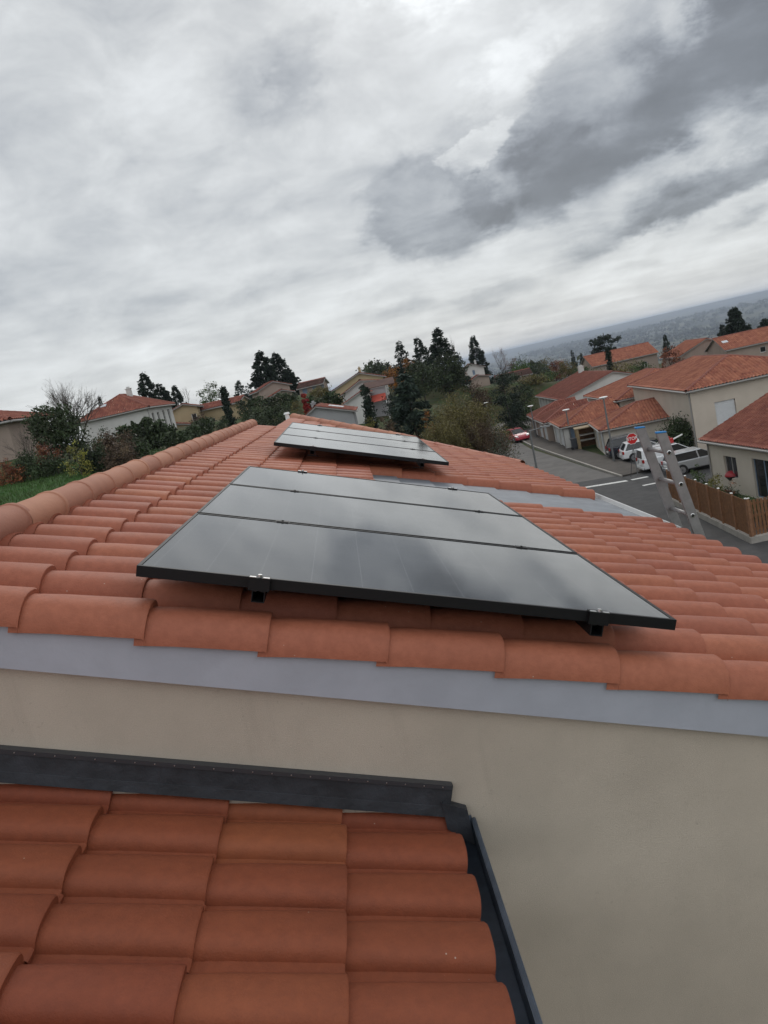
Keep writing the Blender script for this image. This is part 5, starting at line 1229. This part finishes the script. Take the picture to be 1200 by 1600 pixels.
# ------------------------------------------------------------------ street furniture
def octo(x, y, zc, yaw):
    root = empty('stop_sign', (x, y, Z0+.12), R(yaw), 'red octagonal stop sign on a grey pole beside the parked cars', 'road sign')
    h = zc-(Z0+.12)
    m_ = MB(); m_.tube((0, .04, 0), (0, .04, h+.30), .032, n=10); m_.build('pole', STEEL, root)
    def plate(r_, y0, y1):
        mb_ = MB(); mb_.prism([(r_*math.cos(R(22.5+45*i)), y0, h+r_*math.sin(R(22.5+45*i))) for i in range(8)], (0, y1-y0, 0)); return mb_
    pl = plate(.41, -.004, .006).build('plate', WHITE, root); plate(.375, -.008, -.0045).build('red_face', SIGN_RED, pl)
    cu = bpy.data.curves.new('lettering', 'FONT'); cu.body = 'STOP'; cu.size = .30; cu.align_x = 'CENTER'; cu.align_y = 'CENTER'; cu.extrude = .001; cu.offset = .006
    tmp = bpy.data.objects.new('lettering', cu); C.objects.link(tmp); bpy.context.view_layer.update()
    me = bpy.data.meshes.new_from_object(tmp.evaluated_get(bpy.context.evaluated_depsgraph_get())); bpy.data.objects.remove(tmp)
    me.materials.clear(); me.materials.append(WHITE); o = bpy.data.objects.new('lettering', me); C.objects.link(o); o.parent = pl
    o.location = (0, -.0105, h); o.rotation_euler = (R(90), 0, 0)
sp = sight(987.5, 685.5, 51.6); octo(float(sp[0]), 51.6, float(sp[2]), 0)
st = empty('steel_stake', (18.85, 52.5, Z0+.11), 0, 'thin dark stake standing beside the stop sign', 'stake')
m_ = MB(); m_.tube((0, 0, 0), (.42, 0, 1.85), .022, .018, 8); m_.build('rod', STEEL_DARK, st)
m_ = MB(); m_.tube((0, 0, 0), (.01, 0, .04), .05, n=8); m_.build('foot', STEEL_DARK, st)
def lamp(x, y, h, yaw, arm, label, top='arm'):
    z = gz(x, y) if x < 12.9 or x > 21.2 else Z0+.1
    root = empty('street_lamp', (x, y, z), R(yaw), label, 'street lamp', 'street lamps')
    m_ = MB(); m_.tube((0, 0, 0), (0, 0, h), .085, .06, 10); m_.tube((0, 0, 0), (0, 0, .5), .10, .09, 10); m_.build('pole', STEEL, root)
    if arm:
        m_ = MB(); m_.tube((0, 0, h-.06), (arm*.6, 0, h+.02), .035, n=8); m_.build('arm', STEEL, root)
        m_ = MB(); m_.hexa([(arm*.5, -.11, h), (arm, -.08, h+.03), (arm, .08, h+.03), (arm*.5, .11, h), (arm*.5, -.09, h+.10), (arm, -.05, h+.09), (arm, .05, h+.09), (arm*.5, .09, h+.10)]); hd = m_.build('lamp_head', STEEL, root, bevel=.015)
        m_ = MB(); m_.box((arm*.55, -.07, h-.015), (arm*.92, .07, h+.0)); m_.build('diffuser', mat('lamp_glass', (.5, .5, .48), .3), hd)
    else:
        m_ = MB(); m_.tube((0, 0, h), (0, 0, h+.12), .16, .30, 14); m_.tube((0, 0, h+.12), (0, 0, h+.17), .36, .30, 14); m_.build('lamp_head', WHITE, root)
lamp(12.15, 51.4, 5.05, -4, 1.5, 'tall dark street lamp with a long horizontal head over the near road')
lamp(20.55, 60.4, float(sight(957, 617, 60.4)[2])-Z0-.25, 0, 0, 'slim lamp post standing before the black suv')
for (xp, yp, Y, lb) in [(884, 640, 73.2, 'lamp post with white head rising by the pale grey garage'), (828.6, 634, 88.5, 'lamp post with white head at the far brown roofed garage'), (759, 629, 104, 'lamp post with white head amid the brown willow crown')]:
    q = sight(xp, yp, Y); lamp(float(q[0]), Y, float(q[2])-(gz(q[0], Y) if q[0] < 12.9 or q[0] > 21.2 else Z0+.1)-.15, 0, 0, lb)
# wooden fence on its low wall
def fence(p0, p1, label, slats, npost, h=1.62):
    p0, p1 = Vector((*p0, 0)), Vector((*p1, 0)); L_ = (p1-p0).length; ang = math.atan2(p1.y-p0.y, p1.x-p0.x)
    root = empty('wooden_fence', (p0.x, p0.y, Z0), ang, label, 'fence')
    m_ = MB(); m_.box((-.12, -.14, -.2), (L_+.12, .14, .30)); m_.build('plinth', CONC, root, bevel=.02)
    m_ = MB(); rr_ = random.Random(3); x = .06; k = 0; Vt = []
    while x < L_-.1:
        wd = .115; gap = .012 if not slats else .045
        dz = rr_.uniform(-.012, .012); m_.box((x, -.03+rr_.uniform(0, .006), .33), (x+wd, -.008, .30+h+dz)); x += wd+gap
    m_.build('boards', WOODB, root)
    m_ = MB()
    for z_ in (.55, 1.15, 1.70): m_.box((.03, -.006, z_), (L_-.03, .045, z_+.09))
    m_.build('cross_rails', WOODB, root)
    for i in range(npost):
        xx_ = L_*i/(npost-1); pm = mat('post_wood', (.25, .125, .065), .75, noise=.2) if i == 0 else bpy.data.materials['post_wood']
        m_ = MB(); m_.box((xx_-.055, -.095, .30), (xx_+.055, -.032, .30+h+.10)); po = m_.build('post', pm, root)
        m_ = MB(); m_.box((xx_-.07, -.11, .40+h), (xx_+.07, -.017, .43+h)); m_.build('post_cap', WHITE, po)
fence((17.45, 42.6), (16.42, 32.15), 'brown wooden board fence with white capped posts along the road', False, 8)
fence((16.42, 32.15), (23.5, 31.7), 'slatted side of the brown fence running off the right edge', True, 5)
# bins, shelter, railing, barbecue, garden shelter
def bin_(x, y, yaw, label):
    root = empty('wheelie_bin', (x, y, Z0+.1), R(yaw), label, 'bin')
    m_ = MB(); m_.hexa([(-.22, -.26, .1), (.22, -.26, .1), (.22, .26, .1), (-.22, .26, .1), (-.29, -.34, 1.0), (.29, -.34, 1.0), (.29, .36, 1.0), (-.29, .36, 1.0)]); m_.build('bin_body', BINGREY, root, bevel=.03)
    m_ = MB(); m_.hexa([(-.31, -.37, 1.0), (.31, -.37, 1.0), (.31, .40, 1.03), (-.31, .40, 1.03), (-.28, -.34, 1.05), (.28, -.34, 1.05), (.28, .38, 1.12), (-.28, .38, 1.12)]); m_.build('lid', BINGREY, root, bevel=.02)
    for s in (-1, 1):
        m_ = MB(); m_.tube((s*.20, .30, .12), (s*.25, .30, .12), .12, n=12); m_.build('wheel', RUBBER, root)
bin_(20.95, 71.6, 80, 'dark wheelie bin at the corner of the pale grey garage')
bs = empty('bin_shelter', (21.0, 70.9, Z0+.1), R(-12), 'tan open shelter with shelves between the two nearest garages', 'shelter')
for k, (a, b) in enumerate([(0, 0), (2.2, 0), (0, 1.2), (2.2, 1.2)]):
    m_ = MB(); m_.box((a, b, 0), (a+.28, b+.28, 1.85)); m_.build('post', WOOD_TAN, bs)
m_ = MB(); m_.box((-.06, -.06, 1.852), (2.6, 1.6, 1.95)); m_.build('shelter_roof', WOOD_TAN, bs)
for z_ in (.7, 1.2):
    m_ = MB(); m_.box((.29, .1, z_), (2.19, 1.1, z_+.06)); m_.build('shelf', CONC, bs)
m_ = MB(); m_.box((.28, 1.3, 0), (2.2, 1.36, 1.85)); m_.build('back_panel', WOODB, bs)
rl = empty('railing', (22.4, 103.0, Z0+.11), R(48), 'black railing with upright posts at the road end', 'railing')
for k in range(6):
    m_ = MB(); m_.tube((k*1.2, 0, 0), (k*1.2, 0, 1.0), .045, n=8); m_.build('post', STEEL_DARK, rl)
for z_ in (.5, .97):
    m_ = MB(); m_.tube((0, 0, z_), (6.0, 0, z_), .025, n=6); m_.build('rail', STEEL_DARK, rl)
qb = sight(1147, 741, 42.2)
bq = empty('barbecue', (float(qb[0])-.1, 42.2, gz(qb[0], 42.2)), 0, 'red dome topped barbecue standing below the house window', 'barbecue')
zt = max(.6, float(qb[2])-gz(qb[0], 42.2)-.05); m_ = MB(); nseg = 14
for i in range(5):
    for (s, r0, r1, z0_, z1_) in ((1, math.cos(i*math.pi/10), math.cos((i+1)*math.pi/10), math.sin(i*math.pi/10), math.sin((i+1)*math.pi/10)),):
        m_.tube((0, 0, zt+.30*z0_), (0, 0, zt+.30*z1_+.001), .42*r0, max(.01, .42*r1), 16, False)
m_.build('lid', mat('bbq_red', (.34, .025, .035), .4), bq, smooth=True)
m_ = MB(); m_.tube((0, 0, zt-.25), (0, 0, zt-.004), .22, .41, 16); m_.build('bowl', STEEL_DARK, bq)
for k in range(3):
    a = k*2.1; m_ = MB(); m_.tube((.38*math.cos(a), .38*math.sin(a), 0), (.2*math.cos(a), .2*math.sin(a), zt-.2), .02, n=6); m_.build('leg', STEEL_DARK, bq)
qg = sight(125, 678, 55)
gs = empty('garden_shelter', (float(qg[0]), 55, gz(qg[0], 55)), R(12), 'small white open shelter among shrubs below the white house', 'shelter')
hz_ = float(qg[2])-gz(qg[0], 55); m_ = MB(); m_.box((-.55, -.35, hz_-.14), (.5, .4, hz_)); m_.build('top', WHITE, gs, bevel=.02)
for a, b in ((-.5, -.3), (.42, -.3), (-.5, .33), (.42, .33)):
    m_ = MB(); m_.box((a, b, -.05), (a+.07, b+.07, hz_-.142)); m_.build('post', WHITE, gs)

# ------------------------------------------------------------------ haze: even air over the whole valley
mb = MB(); mb.box((-24000, -24000, -420), (24000, 24000, 42)); hz = mb.build('haze', None); tag(hz, kind='stuff')
hm = bpy.data.materials.new('air'); hm.use_nodes = True; t = hm.node_tree
for n_ in list(t.nodes):
    if n_.type == 'BSDF_PRINCIPLED': t.nodes.remove(n_)
pv = t.nodes.new('ShaderNodeVolumePrincipled'); pv.inputs['Density'].default_value = 1.05e-4; pv.inputs['Color'].default_value = (.74, .84, 1.0, 1); pv.inputs['Anisotropy'].default_value = .2
t.links.new(pv.outputs[0], t.nodes['Material Output'].inputs['Volume'])
hz.data.materials.clear(); hz.data.materials.append(hm)
